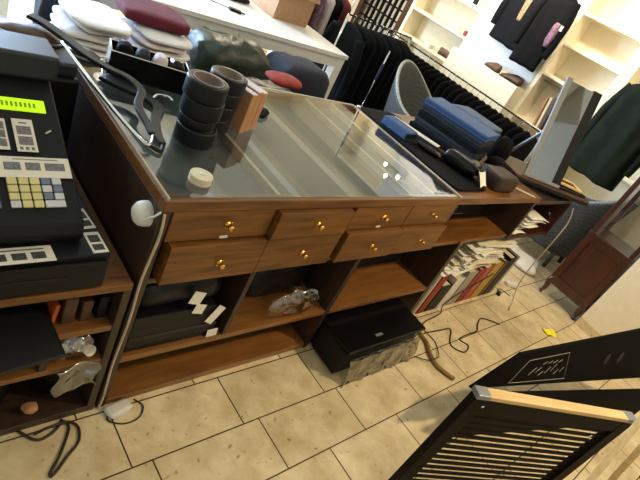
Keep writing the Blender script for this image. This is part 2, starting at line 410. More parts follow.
# drawers  (column edges; pull-out per drawer)
cols = [(0.035, 0.388), (0.395, 0.742), (0.776, 1.128), (1.136, 1.484)]
rows = [(0.757, 0.862), (0.607, 0.751)]
pull = {(0, 0): 0.002, (1, 0): 0.026, (2, 0): 0.004, (3, 0): 0.002, (0, 1): 0.022, (1, 1): 0.020, (2, 1): 0.026, (3, 1): 0.022}
lowx = {0: (0.052, 0.392), 1: (0.396, 0.748), 2: (0.782, 1.132), 3: (1.138, 1.484)}
for j, (z0, z1) in enumerate(rows):
    for i, (x0, x1) in enumerate(cols):
        if j == 1: x0, x1 = lowx[i]
        p = pull[(i, j)]
        d = MB().box(x0, x1, -p, 0.028, z0, z1).build('drawer', 'wood', ct, bevel=0.002)
        xm = (x0 + x1) / 2 + 0.012; zm = (z0 + z1) / 2 + (0.004 if j == 0 else -0.002)
        k = MB(); T = Matrix.Translation((xm, -p, zm)) @ Matrix.Rotation(PI/2, 4, 'X')
        k.lathe([(0.0, 0.0), (0.011, 0.0), (0.011, 0.003), (0.005, 0.004), (0.005, 0.014), (0.009, 0.017), (0.011, 0.022), (0.007, 0.027), (0, 0.028)], n=16, T=T)
        for a in range(4):
            aa = a * PI/2 + PI/4
            k.lathe([(0, -0.004), (0.0045, 0), (0, 0.004)], (xm + 0.012*math.cos(aa), -p - 0.004, zm + 0.012*math.sin(aa)), 8)
        k.build('knob', 'brass', d, True)
        if (i, j) in ((0, 0), (2, 0)):
            s = MB().box(xm - 0.012, xm + 0.016, -p - 0.001, -p, z0 + 0.002, z0 + 0.012).build('sticker', 'paper', d)
# shelves and dividers
MB().box(0.03, 0.975, 0.002, 0.24, 0.232, 0.257).box(1.0, 1.805, 0.002, 0.24, 0.232, 0.257).build('shelf', 'wood_shelf', ct, bevel=0.002)
MB().box(0.415, 0.437, 0.003, 0.24, 0.257, 0.585).build('divider', 'wood_d', ct, bevel=0.002)
MB().box(0.975, 1.0, 0.0, 0.24, 0.0, 0.585).build('divider', 'wood_d', ct, bevel=0.002)
MB().box(0.03, 0.975, 0.004, 0.24, 0.0, 0.028).build('base_board', 'wood_shelf', ct, bevel=0.002)

# extension at the right end
ex = thing('corner_cabinet', 'short cabinet with an open cubby of papers at the right end of the counter', 'cabinet', (CL+0.005, 0, 0))
MB().box(0, 0.62, 0.0, 0.5, 0.845, 0.87).build('top_board', 'wood_d', ex, bevel=0.003)
MB().box(0, 0.60, 0.005, 0.32, 0.565, 0.59).build('shelf', 'rose', ex, bevel=0.003)
MB().box(0.60, 0.62, 0.0, 0.33, 0.56, 0.845).build('side_panel', 'rose', ex, bevel=0.003)
MB().box(0, 0.62, 0.33, 0.35, 0.0, 0.845).build('back_panel', 'rose', ex)
MB().box(0.58, 0.62, 0.28, 0.33, 0, 0.56).build('leg', 'rose', ex, bevel=0.003)

# ------------------------------------------------------------------ left desk unit
dk = thing('cash_desk', 'dark wooden cash desk with open shelves left of the glass counter', 'desk', (-0.95, 0, 0))
MB().box(0, 0.94, 0, 0.95, 0.578, 0.603).build('desk_top', 'wood', dk, bevel=0.003)
MB().box(0, 0.94, 0.004, 0.4, 0.408, 0.43).build('shelf', 'wood_shelf', dk, bevel=0.002)
MB().box(0, 0.94, 0.004, 0.4, 0.255, 0.277).build('shelf', 'wood_shelf', dk, bevel=0.002)
MB().box(0, 0.94, 0.0, 0.4, 0.0, 0.03).build('base_board', 'wood_d', dk, bevel=0.002)
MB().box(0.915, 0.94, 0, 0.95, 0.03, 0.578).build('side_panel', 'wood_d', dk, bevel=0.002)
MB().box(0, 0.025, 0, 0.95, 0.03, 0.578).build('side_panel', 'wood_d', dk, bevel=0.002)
MB().box(0.735, 0.757, 0.006, 0.4, 0.277, 0.408).build('divider', 'wood_d', dk, bevel=0.002)
MB().box(0.0, 0.94, 0.4, 0.42, 0.03, 0.578).build('back_panel', 'inner', dk)

# ------------------------------------------------------------------ cash drawer + register
cd = thing('till_box', 'black metal cash drawer box under the till', 'cash drawer', (-0.095, 0.0, 0.603))
MB().box(-0.48, 0, 0.012, 0.44, 0.0, 0.115).build('case', 'register', cd, bevel=0.004)
dr = MB().box(-0.47, -0.010, 0.0, 0.012, 0.008, 0.098).build('drawer_front', 'black', cd, bevel=0.003)
MB().box(-0.27, -0.10, -0.002, 0.0, 0.052, 0.058).build('slot', 'inner', dr)
MB().cyl((-0.28, 0.001, 0.045), (-0.28, -0.004, 0.045), 0.012).build('lock', 'chrome', dr, True)

X0 = -0.155; zt = 0.718
rg = thing('cash_register', 'black cash register with glowing green display and cream keys', 'cash register', (X0, 0.07, zt))
# local frame: slope starts at (y=0, z=.062); direction (.914,.405)
DY, DZ = 0.9144, 0.4049
def sl(x, s, h=0.0): return Vector((x, DY*s - DZ*h, 0.062 + DZ*s + DY*h))
prof = [(0.0, 0.0), (-0.012, 0.03), (0.0, 0.062), (DY*0.19, 0.062+DZ*0.19 - 0.004), (DY*0.45, 0.062+DZ*0.45), (0.5, 0.24), (0.5, 0.0)]
MB().prism([(0, y, z) for y, z in prof], (-0.42, 0, 0)).build('body', 'register', rg, bevel=0.006)
MB().box(-0.42, 0.012, 0.385, 0.52, 0.245, 0.315).build('printer_head', 'register_g', rg, bevel=0.008)
MB().box(-0.42, -0.01, 0.40, 0.5, 0.23, 0.246).build('printer_neck', 'black', rg)
def slab(mb, x0, x1, s0, s1, h0, h1):
    a = [sl(x0, s0, h0), sl(x1, s0, h0), sl(x1, s1, h0), sl(x0, s1, h0)]
    return mb.prism(a, sl(0, 0, h1) - sl(0, 0, h0))
lx = lambda wx: wx - X0
scr = slab(MB(), lx(-0.40), lx(-0.187), 0.328, 0.366, -0.002, 0.002).build('display', 'lcd', rg)
dg = MB()
for k in range(9): slab(dg, lx(-0.30 + k*0.0105), lx(-0.294 + k*0.0105), 0.339, 0.354, 0.0018, 0.0026)
dg.build('digits', 'lcd_t', scr)
# printed cards on the register face
def card(parent, quadfn, w, h, blocks, name='card'):
    m = MB(); quadfn(m, 0, w, 0, h, 0.0, 0.0012); c = m.build(name, 'paper', parent)
    m = MB()
    for (a, b, e, f) in blocks: quadfn(m, a*w, b*w, e*h, f*h, 0.0008, 0.0018)
    m.build('print', 'ink', c)
def on_slope(x0, s0):
    return lambda m, a, b, e, f, h0, h1: slab(m, lx(x0) + a, lx(x0) + b, s0 + e, s0 + f, h0 + 0.0015, h1 + 0.0015)
card(rg, on_slope(-0.274, 0.202), 0.047, 0.098, [(0.15, 0.85, 0.52, 0.78), (0.15, 0.85, 0.2, 0.46), (0.15, 0.3, 0.05, 0.14), (0.42, 0.58, 0.05, 0.14), (0.7, 0.85, 0.05, 0.14), (0.3, 0.7, 0.86, 0.9)])
card(rg, on_slope(-0.336, 0.205), 0.047, 0.092, [(0.15, 0.9, 0.66, 0.9), (0.15, 0.9, 0.38, 0.62), (0.15, 0.9, 0.1, 0.34)])
card(rg, on_slope(-0.42, 0.127), 0.259, 0.059, [(0.05, 0.2, 0.35, 0.72), (0.24, 0.38, 0.35, 0.72), (0.42, 0.56, 0.35, 0.72), (0.6, 0.73, 0.35, 0.72), (0.77, 0.95, 0.35, 0.72), (0.5, 0.9, 0.86, 0.9)], 'strip_card')
MB().tube([sl(lx(-0.20), 0.262, 0.002), sl(lx(-0.186), 0.272, 0.002)], 0.002, 6).build('scratch', 'paper', rg)
# keys
kx = [-0.312 + k*0.0247 for k in range(5)]
for rr in range(4):
    for c in range(5):
        if rr == 0 and c == 4: continue
        s0 = 0.043 + rr*0.0212; w = 0.0215
        if rr == 0 and c == 3: w = 0.046
        mm = 'key_y' if c < 3 else ('key_b' if (rr + c) % 2 == 0 or rr == 3 and c == 3 else 'key_w')
        if (rr, c) in ((0, 0), (0, 3)): mm = 'key_w'
        slab(MB(), lx(kx[c]), lx(kx[c] + w), s0, s0 + 0.0185, 0.0, 0.006).build('key', mm, rg, bevel=0.0015)
for rr in range(4):
    for c in range(3):
        slab(MB(), lx(-0.332 - c*0.0247 - 0.0215), lx(-0.332 - c*0.0247), 0.043 + rr*0.0212, 0.0615 + rr*0.0212, 0.0, 0.006).build('key', 'key_b', rg, bevel=0.0015)
# loose printed cards on the drawer top
def flatcard(name, lab, loc, w, h, rz, blocks):
    t = tag(MB().box(0, w, 0, h, 0, 0.0012).build(name, 'paper', loc=loc, rot=(0, 0, rz)), lab, 'card')
    m = MB()
    for a, b, e, f in blocks: m.box(a*w, b*w, e*h, f*h, 0.0011, 0.0018)
    m.build('print', 'ink_d', t)
flatcard('price_card', 'wide white printed card lying in front of the till keys', (-0.42, -0.0, 0.7185), 0.19, 0.056, 0.02, [(0.08, 0.24, 0.2, 0.62), (0.3, 0.46, 0.2, 0.62), (0.52, 0.68, 0.2, 0.62), (0.74, 0.9, 0.2, 0.62), (0.1, 0.9, 0.78, 0.84)])
flatcard('price_card', 'small printed card beside the till near the front corner of the cash drawer', (-0.139, 0.018, 0.7185), 0.04, 0.082, 0.03, [(0.15, 0.85, 0.12, 0.4), (0.15, 0.85, 0.5, 0.85)])
flatcard('price_card', 'small printed card beside the till behind the other small card', (-0.136, 0.115, 0.7185), 0.036, 0.085, 0.1, [(0.15, 0.85, 0.12, 0.4), (0.15, 0.85, 0.5, 0.85)])

# ------------------------------------------------------------------ white dome and cable on the counter corner
dm = thing('doorbell', 'white plastic dome hanging on the dark side of the glass counter', 'doorbell', (-0.001, 0.06, 0.812))
MB().lathe([(0.036, 0.0), (0.036, 0.012), (0.033, 0.026), (0.024, 0.036), (0.012, 0.041), (0, 0.042)], T=Matrix.Rotation(-PI/2, 4, 'Y')).build('dome', 'wh_plastic', dm, True)
MB().tube([(-0.02, -0.03, 0.01), (-0.03, -0.04, 0.012), (-0.01, -0.052, 0.03), (-0.006, -0.066, 0.055)], 0.003).build('cord', 'wh_plastic', dm, True)
tag(MB().tube(smooth_path([(0.006, -0.0065, 0.86), (0.012, -0.0075, 0.78), (0.004, -0.0045, 0.62), (0.009, -0.0045, 0.45), (0.003, -0.0045, 0.25), (0.009, -0.005, 0.08), (0.004, -0.006, 0.008)]), 0.0042).build('cable', 'cable_w', None, True), 'cream cable running down the front left corner of the glass counter', 'cable')

# ------------------------------------------------------------------ things on the glass
ZT = 0.9064
def tape_roll(loc, lab, r=0.058, h=0.05, col='tape', seg=1, grp=None):
    t = thing('tape_roll', lab, 'tape roll', loc, 0, grp)
    MB().lathe([(r*0.77, 0.0), (r, 0.0), (r*1.01, h*0.1), (r*1.01, h*0.9), (r, h), (r*0.77, h), (r*0.77, 0)], n=40).build('tape', col, t, True)
    MB().lathe([(r*0.70, -0.0), (r*0.77, 0.0), (r*0.77, h+0.002), (r*0.70, h+0.002), (r*0.70, 0)], n=40).build('core', 'core', t, False)
    return t
names = ['bottom roll', 'second roll from the bottom', 'third roll from the bottom', 'topmost roll, open brown core showing,']
zz = ZT
rx, ry = 0.222, 0.318
for k, (dx, dy, h) in enumerate(((0.006, -0.006, 0.055), (0.0, 0.0, 0.03), (0.004, 0.003, 0.056), (-0.004, 0.0, 0.056))):
    tape_roll((rx+dx, ry+dy, zz), '%s of the front stack of dark tape' % names[k], 0.064 if k != 1 else 0.058, h, grp='dark tape rolls'); zz += h + 0.0022
zz = ZT
for k in range(4):
    tape_roll((0.352 + 0.003*k, 0.428, zz), '%s of the back stack of dark tape' % names[k], 0.062, 0.046, grp='dark tape rolls'); zz += 0.0482
t = thing('white_tape_roll', 'small flat roll of white tape lying alone on the glass', 'tape roll', (0.137, 0.082, ZT))
MB().lathe([(0.008, 0.0), (0.0335, 0.0), (0.0335, 0.024), (0.008, 0.024), (0.008, 0.0)], n=32).build('tape', 'paper2', t, False, 0.002)
MB().lathe([(0.002, 0.0), (0.008, 0.0), (0.008, 0.0255), (0.002, 0.0255), (0.002, 0)], n=20).build('core', 'paper', t, True)
# tan boards
for k, (x, y, hgt) in enumerate(((0.452, 0.405, 0.15), (0.488, 0.425, 0.154), (0.523, 0.442, 0.147))):
    t = thing('note_block', 'tan block of boards on edge, %s the dark tape rolls' % ('touching', 'second from', 'farthest from')[k], 'block', (x, y, ZT), 0.35, 'tan blocks beside the tape')
    MB().box(-0.015, 0.015, -0.02, 0.13, 0, hgt).build('board', 'tan', t, bevel=0.002)
    MB().box(-0.0145, 0.0145, -0.019, 0.129, hgt, hgt+0.003).build('top_sheet', 'cloth_p', t)
tag(MB().blob(0.12, 0.05, 0.02, 0.6, 0.006, 30, 3).build('dark_glove', 'black_cloth', None, True, loc=(0.66, 0.56, ZT), rot=(0, 0, 0.7)), 'small dark crumpled glove behind the tan blocks', 'glove')
# open tray of trinkets at the back left corner
t = thing('acrylic_tray', 'clear sided tray of dark trinkets at the back left of the glass', 'tray', (0.085, 0.70, ZT), -0.29)
MB().box(0, 0.27, 0, 0.11, 0, 0.006).build('base', 'black', t)
tw = MB().box(0, 0.27, 0, 0.004, 0.006, 0.085).box(0, 0.27, 0.106, 0.11, 0.006, 0.085).box(0, 0.004, 0.004, 0.106, 0.006, 0.085).box(0.266, 0.27, 0.004, 0.106, 0.006, 0.085)
tw.build('wall', 'black_gloss', t)
tr = MB()
for a, b in (((0, 0.002, 0.086), (0.27, 0.002, 0.086)), ((0, 0.108, 0.086), (0.27, 0.108, 0.086)), ((0.002, 0, 0.086), (0.002, 0.11, 0.086)), ((0.268, 0, 0.086), (0.268, 0.11, 0.086))): tr.tube([a, b], 0.0022, 6)
tr.build('rim', 'wh_plastic', t, True)
for k, (x, y, s, m, lab) in enumerate(((0.045, 0.055, 0.056, 'black_cloth', 'black pouch at the left end of the clear tray'), (0.108, 0.055, 0.05, 'navy', 'navy pouch in the middle of the clear tray'), (0.168, 0.055, 0.05, 'cloth_p', 'pale pinkish pouch in the clear tray'), (0.226, 0.055, 0.05, 'black_gloss', 'glossy black case at the right end of the clear tray'))):
    T_ = Matrix.Translation((0.085, 0.70, ZT + 0.0062)) @ Matrix.Rotation(-0.29, 4, 'Z')
    p = T_ @ Vector((x, y, 0))
    tag(MB().blob(s, 0.082, 0.098, 0.5, 0.005, 22, k).build('pouch', m, None, True, loc=p, rot=(0, 0, -0.29)), lab, 'pouch')
tag(MB().blob(0.15, 0.06, 0.03, 0.6, 0.008, 22, 12).build('tissue_paper', 'paper', None, True, loc=(0.25, 0.835, ZT+0.001), rot=(0, 0, -0.2)), 'crumpled white tissue paper beside the clear tray', 'paper')
# coat hangers lying over the register and the counter corner
def flatbar(pts, w, th):
    """flat ribbon bar following pts, width w in plane, thickness th"""
    P = smooth_path(pts, 7); m = MB(); L = []; R_ = []
    for i, p in enumerate(P):
        t_ = (P[min(i+1, len(P)-1)] - P[max(i-1, 0)]); nrm = Vector((-t_.y, t_.x, 0)).normalized()
        ww = w(i / (len(P) - 1)) if callable(w) else w
        L.append(p + nrm * ww); R_.append(p - nrm * ww)
    rings = [[m.bm.verts.new(q) for q in (l + Vector((0, 0, th)), r_ + Vector((0, 0, th)), r_, l)] for l, r_ in zip(L, R_)]
    for a, b in zip(rings, rings[1:]):
        for k in range(4): m.bm.faces.new((a[k], a[(k+1) % 4], b[(k+1) % 4], b[k]))
    m.bm.faces.new(rings[0][::-1]); m.bm.faces.new(rings[-1]); return m
hz = 0.95
hg = thing('coat_hanger', 'black coat hanger with a steel bar lying over the edge beside the till', 'hanger', (0, 0, hz))
arm = [(-0.13, 0.83, 0.045), (-0.092, 0.80, 0.04), (-0.045, 0.735, 0.03), (-0.005, 0.66, 0.022), (0.045, 0.60, 0.015), (0.098, 0.568, 0.008), (0.118, 0.50, 0.0), (0.079, 0.42, -0.01), (0.072, 0.32, -0.018), (0.065, 0.27, -0.02)]
flatbar(arm, lambda u: 0.022 - 0.012*u, 0.012).build('shoulder_arm', 'black', hg, False, 0.004)
MB().tube(smooth_path([(-0.066, 0.70, 0.035), (-0.02, 0.42, 0.0), (0.025, 0.245, -0.022), (0.05, 0.235, -0.024), (0.067, 0.268, -0.016)]), 0.006).build('trouser_bar', 'chrome', hg, True)
hg2 = thing('coat_hanger', 'second coat hanger whose wide end plate lies on the glass by the tape', 'hanger', (0, 0, ZT + 0.002))
arm2 = [(0.06, 0.661, 0.0), (0.115, 0.60, 0), (0.15, 0.567, 0.0), (0.172, 0.535, 0), (0.179, 0.476, 0), (0.136, 0.403, 0), (0.105, 0.309, 0.0), (0.095, 0.25, 0.0)]
flatbar(arm2, lambda u: 0.03 - 0.02*u, 0.014).build('shoulder_arm', 'black', hg2, False, 0.004)
MB().tube(smooth_path([(0.179, 0.53, 0.016), (0.20, 0.55, 0.02), (0.24, 0.55, 0.02), (0.25, 0.53, 0.016)]), 0.005).build('hook', 'chrome', hg2, True)
MB().tube(smooth_path([(0.095, 0.25, 0.006), (0.075, 0.215, 0.006), (0.055, 0.235, 0.006), (0.048, 0.27, 0.006)]), 0.006).build('trouser_bar', 'black', hg2, True)
t = thing('printer', 'dark printer box standing behind the till', 'printer', (-0.33, 0.62, 0.603))
MB().box(0, 0.31, 0, 0.31, 0, 0.30).build('case', 'black', t, bevel=0.01)
MB().box(0.01, 0.30, 0.01, 0.30, 0.30, 0.345).build('lid', 'register_g', t, bevel=0.008)
for k, (x, y, lab) in enumerate(((-0.13, 0.80, 'dark brown felt cap with pale edge behind the till, left one'), (0.047, 0.812, 'dark brown felt cap with pale edge at the back corner of the glass'))):
    t = thing('felt_cap', lab, 'cap', (x, y, 0.9485 if k == 0 else ZT), -0.3)
    q = 1.0 if k == 0 else 0.58
    MB().lathe([(0, 0.03), (0.05*q, 0.028), (0.085*q, 0.016), (0.1*q, 0.0), (0, 0.0)], n=28, T=Matrix.Diagonal((1.0, 0.62, 1, 1))).build('crown', 'leather_br', t, True)
    MB().tube([(0.097*q*math.cos(a*PI/14), 0.06*q*math.sin(a*PI/14), 0.0052) for a in range(28)], 0.005, 6, True).build('edge_band', 'grey_metal', t, True)

# ------------------------------------------------------------------ pile of folded clothes and cases on the right half of the counter
TOP = 0.9005
def folded(name, lab, cat, m, w, d, h, loc, rot, seed, grp=None, e=0.25, amp=0.006, fr=9):
    o = MB().blob(w, d, h, e, amp, fr, seed, 44, 18).build(name, m, None, True, loc=loc, rot=rot)
    return tag(o, lab, cat, grp)
# dark mat under the pile
tag(MB().blob(0.33, 0.78, 0.014, 0.2, 0.003, 12, 5).build('garment_bag', 'black_cloth', None, True, loc=(1.66, 0.44, TOP + 0.0015), rot=(0, 0, 0.0)), 'thin dark garment bag lying flat under the pile on the counter', 'bag')
zb = TOP + 0.017
def gbox(lab, m, x0, x1, y0, y1, z0, h, rz=0.0, band=None, tilt=0.0):
    t = thing('garment_box', lab, 'box', ((x0+x1)/2, (y0+y1)/2, z0), rz, 'flat boxes piled on the counter'); t.rotation_euler = (0, tilt, rz)
    w, d = x1 - x0, y1 - y0
    MB().box(-w/2, w/2, -d/2, d/2, 0, h*0.45).build('base', m, t, bevel=0.005)
    MB().box(-w/2-0.003, w/2+0.003, -d/2-0.003, d/2+0.003, h*0.45, h).build('lid', m, t, bevel=0.006)
    if band: MB().box(-w/2-0.004, w/2+0.004, -0.02, 0.02, h*0.5, h+0.001).build('band', band, t)
nm = ['lowest', 'second', 'third', 'fourth', 'fifth']
for k in range(5):
    cx_, cy_ = 2.005 + 0.010*k + 0.006*math.sin(k*3), 0.525 + 0.008*math.sin(k*5)
    hh = 0.037
    gbox('%s dark navy flat box of the stack under the bright blue one' % nm[k] if k < 4 else 'bright blue flat box on top of the dark stack', ('char', 'navy', 'char', 'navy', 'blue')[k], cx_ - 0.12, cx_ + 0.12, cy_ - 0.21, cy_ + 0.21, TOP + 0.0385*k, hh, 0.22 + 0.04*math.sin(k*2))
for k in range(4):
    gbox('%s steel blue flat box of the stack behind the bright blue one' % ('lowest', 'second', 'third', 'topmost')[k], 'steel_blue' if k > 1 else 'navy', 2.215 + 0.008*k, 2.405 + 0.008*k, 0.45, 0.82, TOP + 0.0385*k, 0.037, 0.10)
folded('folded_jeans', 'folded dark blue jeans on top of the steel blue box', 'jeans', 'steel_blue', 0.2, 0.3, 0.03, (2.34, 0.60, TOP + 0.1548), (0, 0, 0.1), 21)
t = thing('small_case', 'small blue case at the left tip of the pile on the glass', 'case', (1.575, 0.565, TOP + 0.017), 0.15)
MB().box(-0.05, 0.05, -0.09, 0.09, 0, 0.05).build('body', 'blue', t, bevel=0.008)
MB().box(-0.051, 0.051, -0.091, -0.075, 0.01, 0.04).build('clasp', 'black', t, bevel=0.002)
tag(MB().box(-0.028, 0.028, -0.16, 0.16, 0, 0.003).build('paper_strip', 'paper', loc=(1.785, 0.60, TOP + 0.0192), rot=(0, 0, 0.30)), 'long white paper strip between the blue case and the dark boxes', 'paper')
folded('black_belt', 'black rolled belt lying beside the white paper strip', 'belt', 'black_gloss', 0.08, 0.15, 0.03, (1.66, 0.38, TOP + 0.017), (0, 0, 0.3), 23, None, 0.6, 0.006, 16)
t = thing('handbag', 'black handbag with a white paper tag near the front edge of the counter', 'bag', (1.765, 0.235, TOP + 0.017), 0.25)
MB().blob(0.15, 0.19, 0.08, 0.35, 0.008, 14, 31).build('body', 'black_gloss', t, True)
MB().tube(smooth_path([(-0.06, -0.06, 0.08), (-0.075, -0.1, 0.07), (-0.03, -0.12, 0.075), (0.05, -0.09, 0.085)]), 0.006).build('handle', 'black', t, True)
tg = MB().grid(lambda u, v: (-0.095 + 0.115*u + 0.01*v, -0.165 + 0.055*v, 0.008 + 0.055*v + 0.008*math.sin(5*u + 2*v)), 8, 6)
tg.build('paper_tag', 'paper', t, False, 0, 0.0015)
folded('dark_purse', 'brown black leather purse right of the handbag at the counter edge', 'purse', 'purse_br', 0.20, 0.15, 0.09, (1.985, 0.115, TOP + 0.0005), (0, 0, -0.1), 33, None, 0.2, 0.004)
for k, (x, y, s, hh_, m, lab) in enumerate(((2.15, 0.245, 0.135, 0.10, 'black_cloth', 'black scarf heap at the right of the leather purse'), (2.305, 0.335, 0.15, 0.19, 'black_cloth', 'charcoal scarf heap against the steel blue box'), (2.19, 0.13, 0.10, 0.06, 'black_gloss', 'shiny black pouch at the front right of the pile'))):
    folded('scarf', lab, 'scarf', m, s, s*0.8, hh_, (x, y, TOP + 0.0005), (0, 0, 0.4*k), 40 + k, None, 0.7, 0.012, 12)
tag(MB().box(0, 0.16, 0, 0.022, 0, 0.002).build('paper_slip', 'paper2', loc=(2.2, 0.105, TOP + 0.001), rot=(0, 0, -0.75)), 'cream paper slip at the right end of the counter by the black case', 'paper')
# flat black case and frame stand at the end
HW = math.atan2(-0.46, 0.89)
t = thing('portfolio_case', 'flat black case overhanging the right end of the counter', 'case', (2.372, 0.195, TOP + 0.001), HW)
MB().box(0, 0.66, 0.0, 0.34, 0, 0.018).build('base', 'black', t, bevel=0.004)
MB().box(0.004, 0.656, 0.004, 0.336, 0.018, 0.034).build('lid', 'leather_br', t, bevel=0.004)
CW = Matrix.Translation((2.372, 0.195, TOP + 0.0355)) @ Matrix.Rotation(HW, 4, 'Z')
for k, (a, b, w, h, rz, m, lab) in enumerate(((0.385, 0.03, 0.25, 0.25, 0.04, 'black', 'lower black picture frame lying on the flat black case'), (0.41, 0.10, 0.20, 0.13, -0.2, 'pale', 'pale edged picture frame lying askew on top of the black case'))):
    p = CW @ Vector((a, b, 0.0155 * k)); t = thing('picture_frame', lab, 'frame', p, HW + rz)
    f = MB().box(0, w, 0, 0.018, 0, 0.015).box(0, w, h-0.018, h, 0, 0.015).box(0, 0.018, 0.018, h-0.018, 0, 0.015).box(w-0.018, w, 0.018, h-0.018, 0, 0.015)
    f.build('border', m, t, bevel=0.002); MB().box(0.018, w-0.018, 0.018, h-0.018, 0.001, 0.008).build('panel', 'black_gloss', t)
ez = thing('counter_mirror', 'tall grey framed counter mirror leaning back at the end of the counter', 'mirror', CW @ Vector((0.085, 0.02, 0.004)), HW)
def bar(m, a, b, w, d):
    a, b = Vector(a), Vector(b); z = (b - a).normalized(); x = Vector((1, 0, 0)); y = z.cross(x).normalized(); x = y.cross(z)
    q = [a + x*sx*w/2 + y*sy*d/2 for sx, sy in ((-1, -1), (1, -1), (1, 1), (-1, 1))]
    return m.prism(q, b - a)
bar(MB(), (0.0, 0.0, 0.0), (0.0, 0.20, 0.58), 0.042, 0.014).build('upright', 'grey_frame', ez, bevel=0.003)
up_ = Vector((0, 0.326, 0.945)); nn_ = Vector((0, -0.945, 0.326))
def epl(mb, x0, x1, h0, h1, d0, d1): return mb.prism([Vector((x0, 0, 0)) + up_*h0 + nn_*d0, Vector((x1, 0, 0)) + up_*h0 + nn_*d0, Vector((x1, 0, 0)) + up_*h1 + nn_*d0, Vector((x0, 0, 0)) + up_*h1 + nn_*d0], nn_*(d1 - d0))
epl(MB(), 0.021, 0.21, 0.02, 0.60, -0.004, 0.003).build('mirror', 'mirror', ez)
epl(MB(), 0.21, 0.28, 0.02, 0.61, -0.012, 0.006).build('side_board', 'black', ez, bevel=0.002)
epl(MB(), 0.0, 0.28, 0.0, 0.02, -0.012, 0.008).build('bottom_rail', 'grey_frame', ez, bevel=0.002)
bar(MB(), (-0.02, 0.26, 0.0), (0.0, 0.10, 0.27), 0.02, 0.012).build('strut', 'grey_frame', ez, bevel=0.002)
# pole stand behind the glass
t = thing('sign_stand', 'thin silver pole with a blue sleeve at the back edge of the counter', 'stand', (1.546, 0.84, TOP))
MB().cyl((0, 0, 0), (0, 0, 0.006), 0.025).build('foot', 'chrome', t, True)
MB().cyl((0, 0, 0.006), (0, 0, 0.335), 0.0038).build('pole', 'chrome', t, True)
MB().cyl((0, 0, 0.17), (0, 0, 0.265), 0.007).build('sleeve', 'navy', t, True)

# ------------------------------------------------------------------ inside the counter bays
z = 0.2575
for k, (w, d, h, m) in enumerate(((0.33, 0.21, 0.02, 'black_gloss'), (0.32, 0.20, 0.028, 'inner'), (0.335, 0.21, 0.02, 'black_gloss'), (0.31, 0.2, 0.04, 'inner'), (0.30, 0.2, 0.05, 'black'))):
    tag(MB().box(0, w, 0, d, 0, h).build('black_folder', m, loc=(0.045, 0.02, z), bevel=0.003), ('%s black folder of the stack in the left bay under the drawers' % ('lowest', 'second', 'third', 'fourth', 'topmost')[k]), 'folder'); z += h + 0.0006
for k, (x, y, zz_, w, h, ry_) in enumerate(((0.235, 0.012, 0.455, 0.05, 0.05, 0.35), (0.262, 0.009, 0.405, 0.045, 0.04, 0.3), (0.325, 0.006, 0.345, 0.04, 0.08, 0.62), (0.37, 0.008, 0.2585, 0.045, 0.035, 0.0))):
    tag(MB().box(-w/2, w/2, 0, 0.001, 0, h).build('white_card', 'paper', loc=(x, y, zz_), rot=(-0.12, ry_, 0.0)), ('%s white card propped before the black folders in the left bay' % ('topmost', 'second', 'third', 'lowest')[k]), 'card')
tag(MB().blob(0.31, 0.18, 0.12, 0.4, 0.012, 10, 52).build('black_bag', 'black_bag', None, True, loc=(0.21, 0.13, 0.42)), 'black bag squashed on top of the black folders in the left bay', 'bag')
tag(MB().box(0, 0.03, 0, 0.03, 0, 0.022).build('wooden_cube', 'leather_br', loc=(0.49, 0.06, 0.2575), rot=(0, 0, 0.4), bevel=0.003), 'small brown cube on the middle bay shelf left of the clear bag', 'cube')
tag(MB().blob(0.33, 0.09, 0.20, 0.5, 0.012, 9, 50).build('black_bag', 'black_bag', None, True, loc=(0.75, 0.18, 0.2575)), 'black bag at the back of the middle bay behind the clear plastic', 'bag')
def crumple(w, d, h, seed, amp=0.03, fr=11, e=0.6): return MB().blob(w, d, h, e, amp, fr, seed, 60, 30)
tag(crumple(0.30, 0.10, 0.14, 61, 0.02).build('plastic_bag', 'plastic', None, True, loc=(0.76, 0.052, 0.262)), 'crumpled clear plastic bag on the middle bay shelf', 'plastic bag')
# black box with plastic sheet lying on the floor out of the third bay
t = thing('flat_case', 'flat black case sticking out of the bay onto the floor', 'case', (1.013, -0.195, 0.0), 0.0)
bx = MB().prism([(0.0, 0.0, 0.03), (0.0, 0.22, 0.02), (0.0, 0.22, 0.175), (0.0, 0.0, 0.165)], (0.56, 0.0, 0.0)).build('body', 'black', t, bevel=0.01)
MB().box(-0.006, 0.60, -0.012, 0.225, 0.176, 0.192).build('lid', 'black_gloss', t, bevel=0.006)
MB().box(0.22, 0.27, 0.03, 0.045, 0.192, 0.194).build('clasp', 'grey_metal', t)
MB().box(0.02, 0.54, 0.02, 0.2, 0.0, 0.02).build('base', 'black', t)
def film(u, v):
    x = 1.02 + 0.55*u
    f = math.sin(26*u + 5*v) * 0.5 + math.sin(47*u - 9*v + 1)*0.3
    y = -0.222 - 0.03*v + f*0.008*(0.4 + v)
    return (x + 0.02*math.sin(3*v), y, 0.155*(1 - v) + 0.004 + 0.012*(u - 0.5)*(1-v))
tag(MB().grid(film, 90, 10).build('plastic_sheet', 'film', None, True, 0, 0.001), 'crinkled clear plastic sheet hanging in front of the black case on the floor', 'plastic sheet')

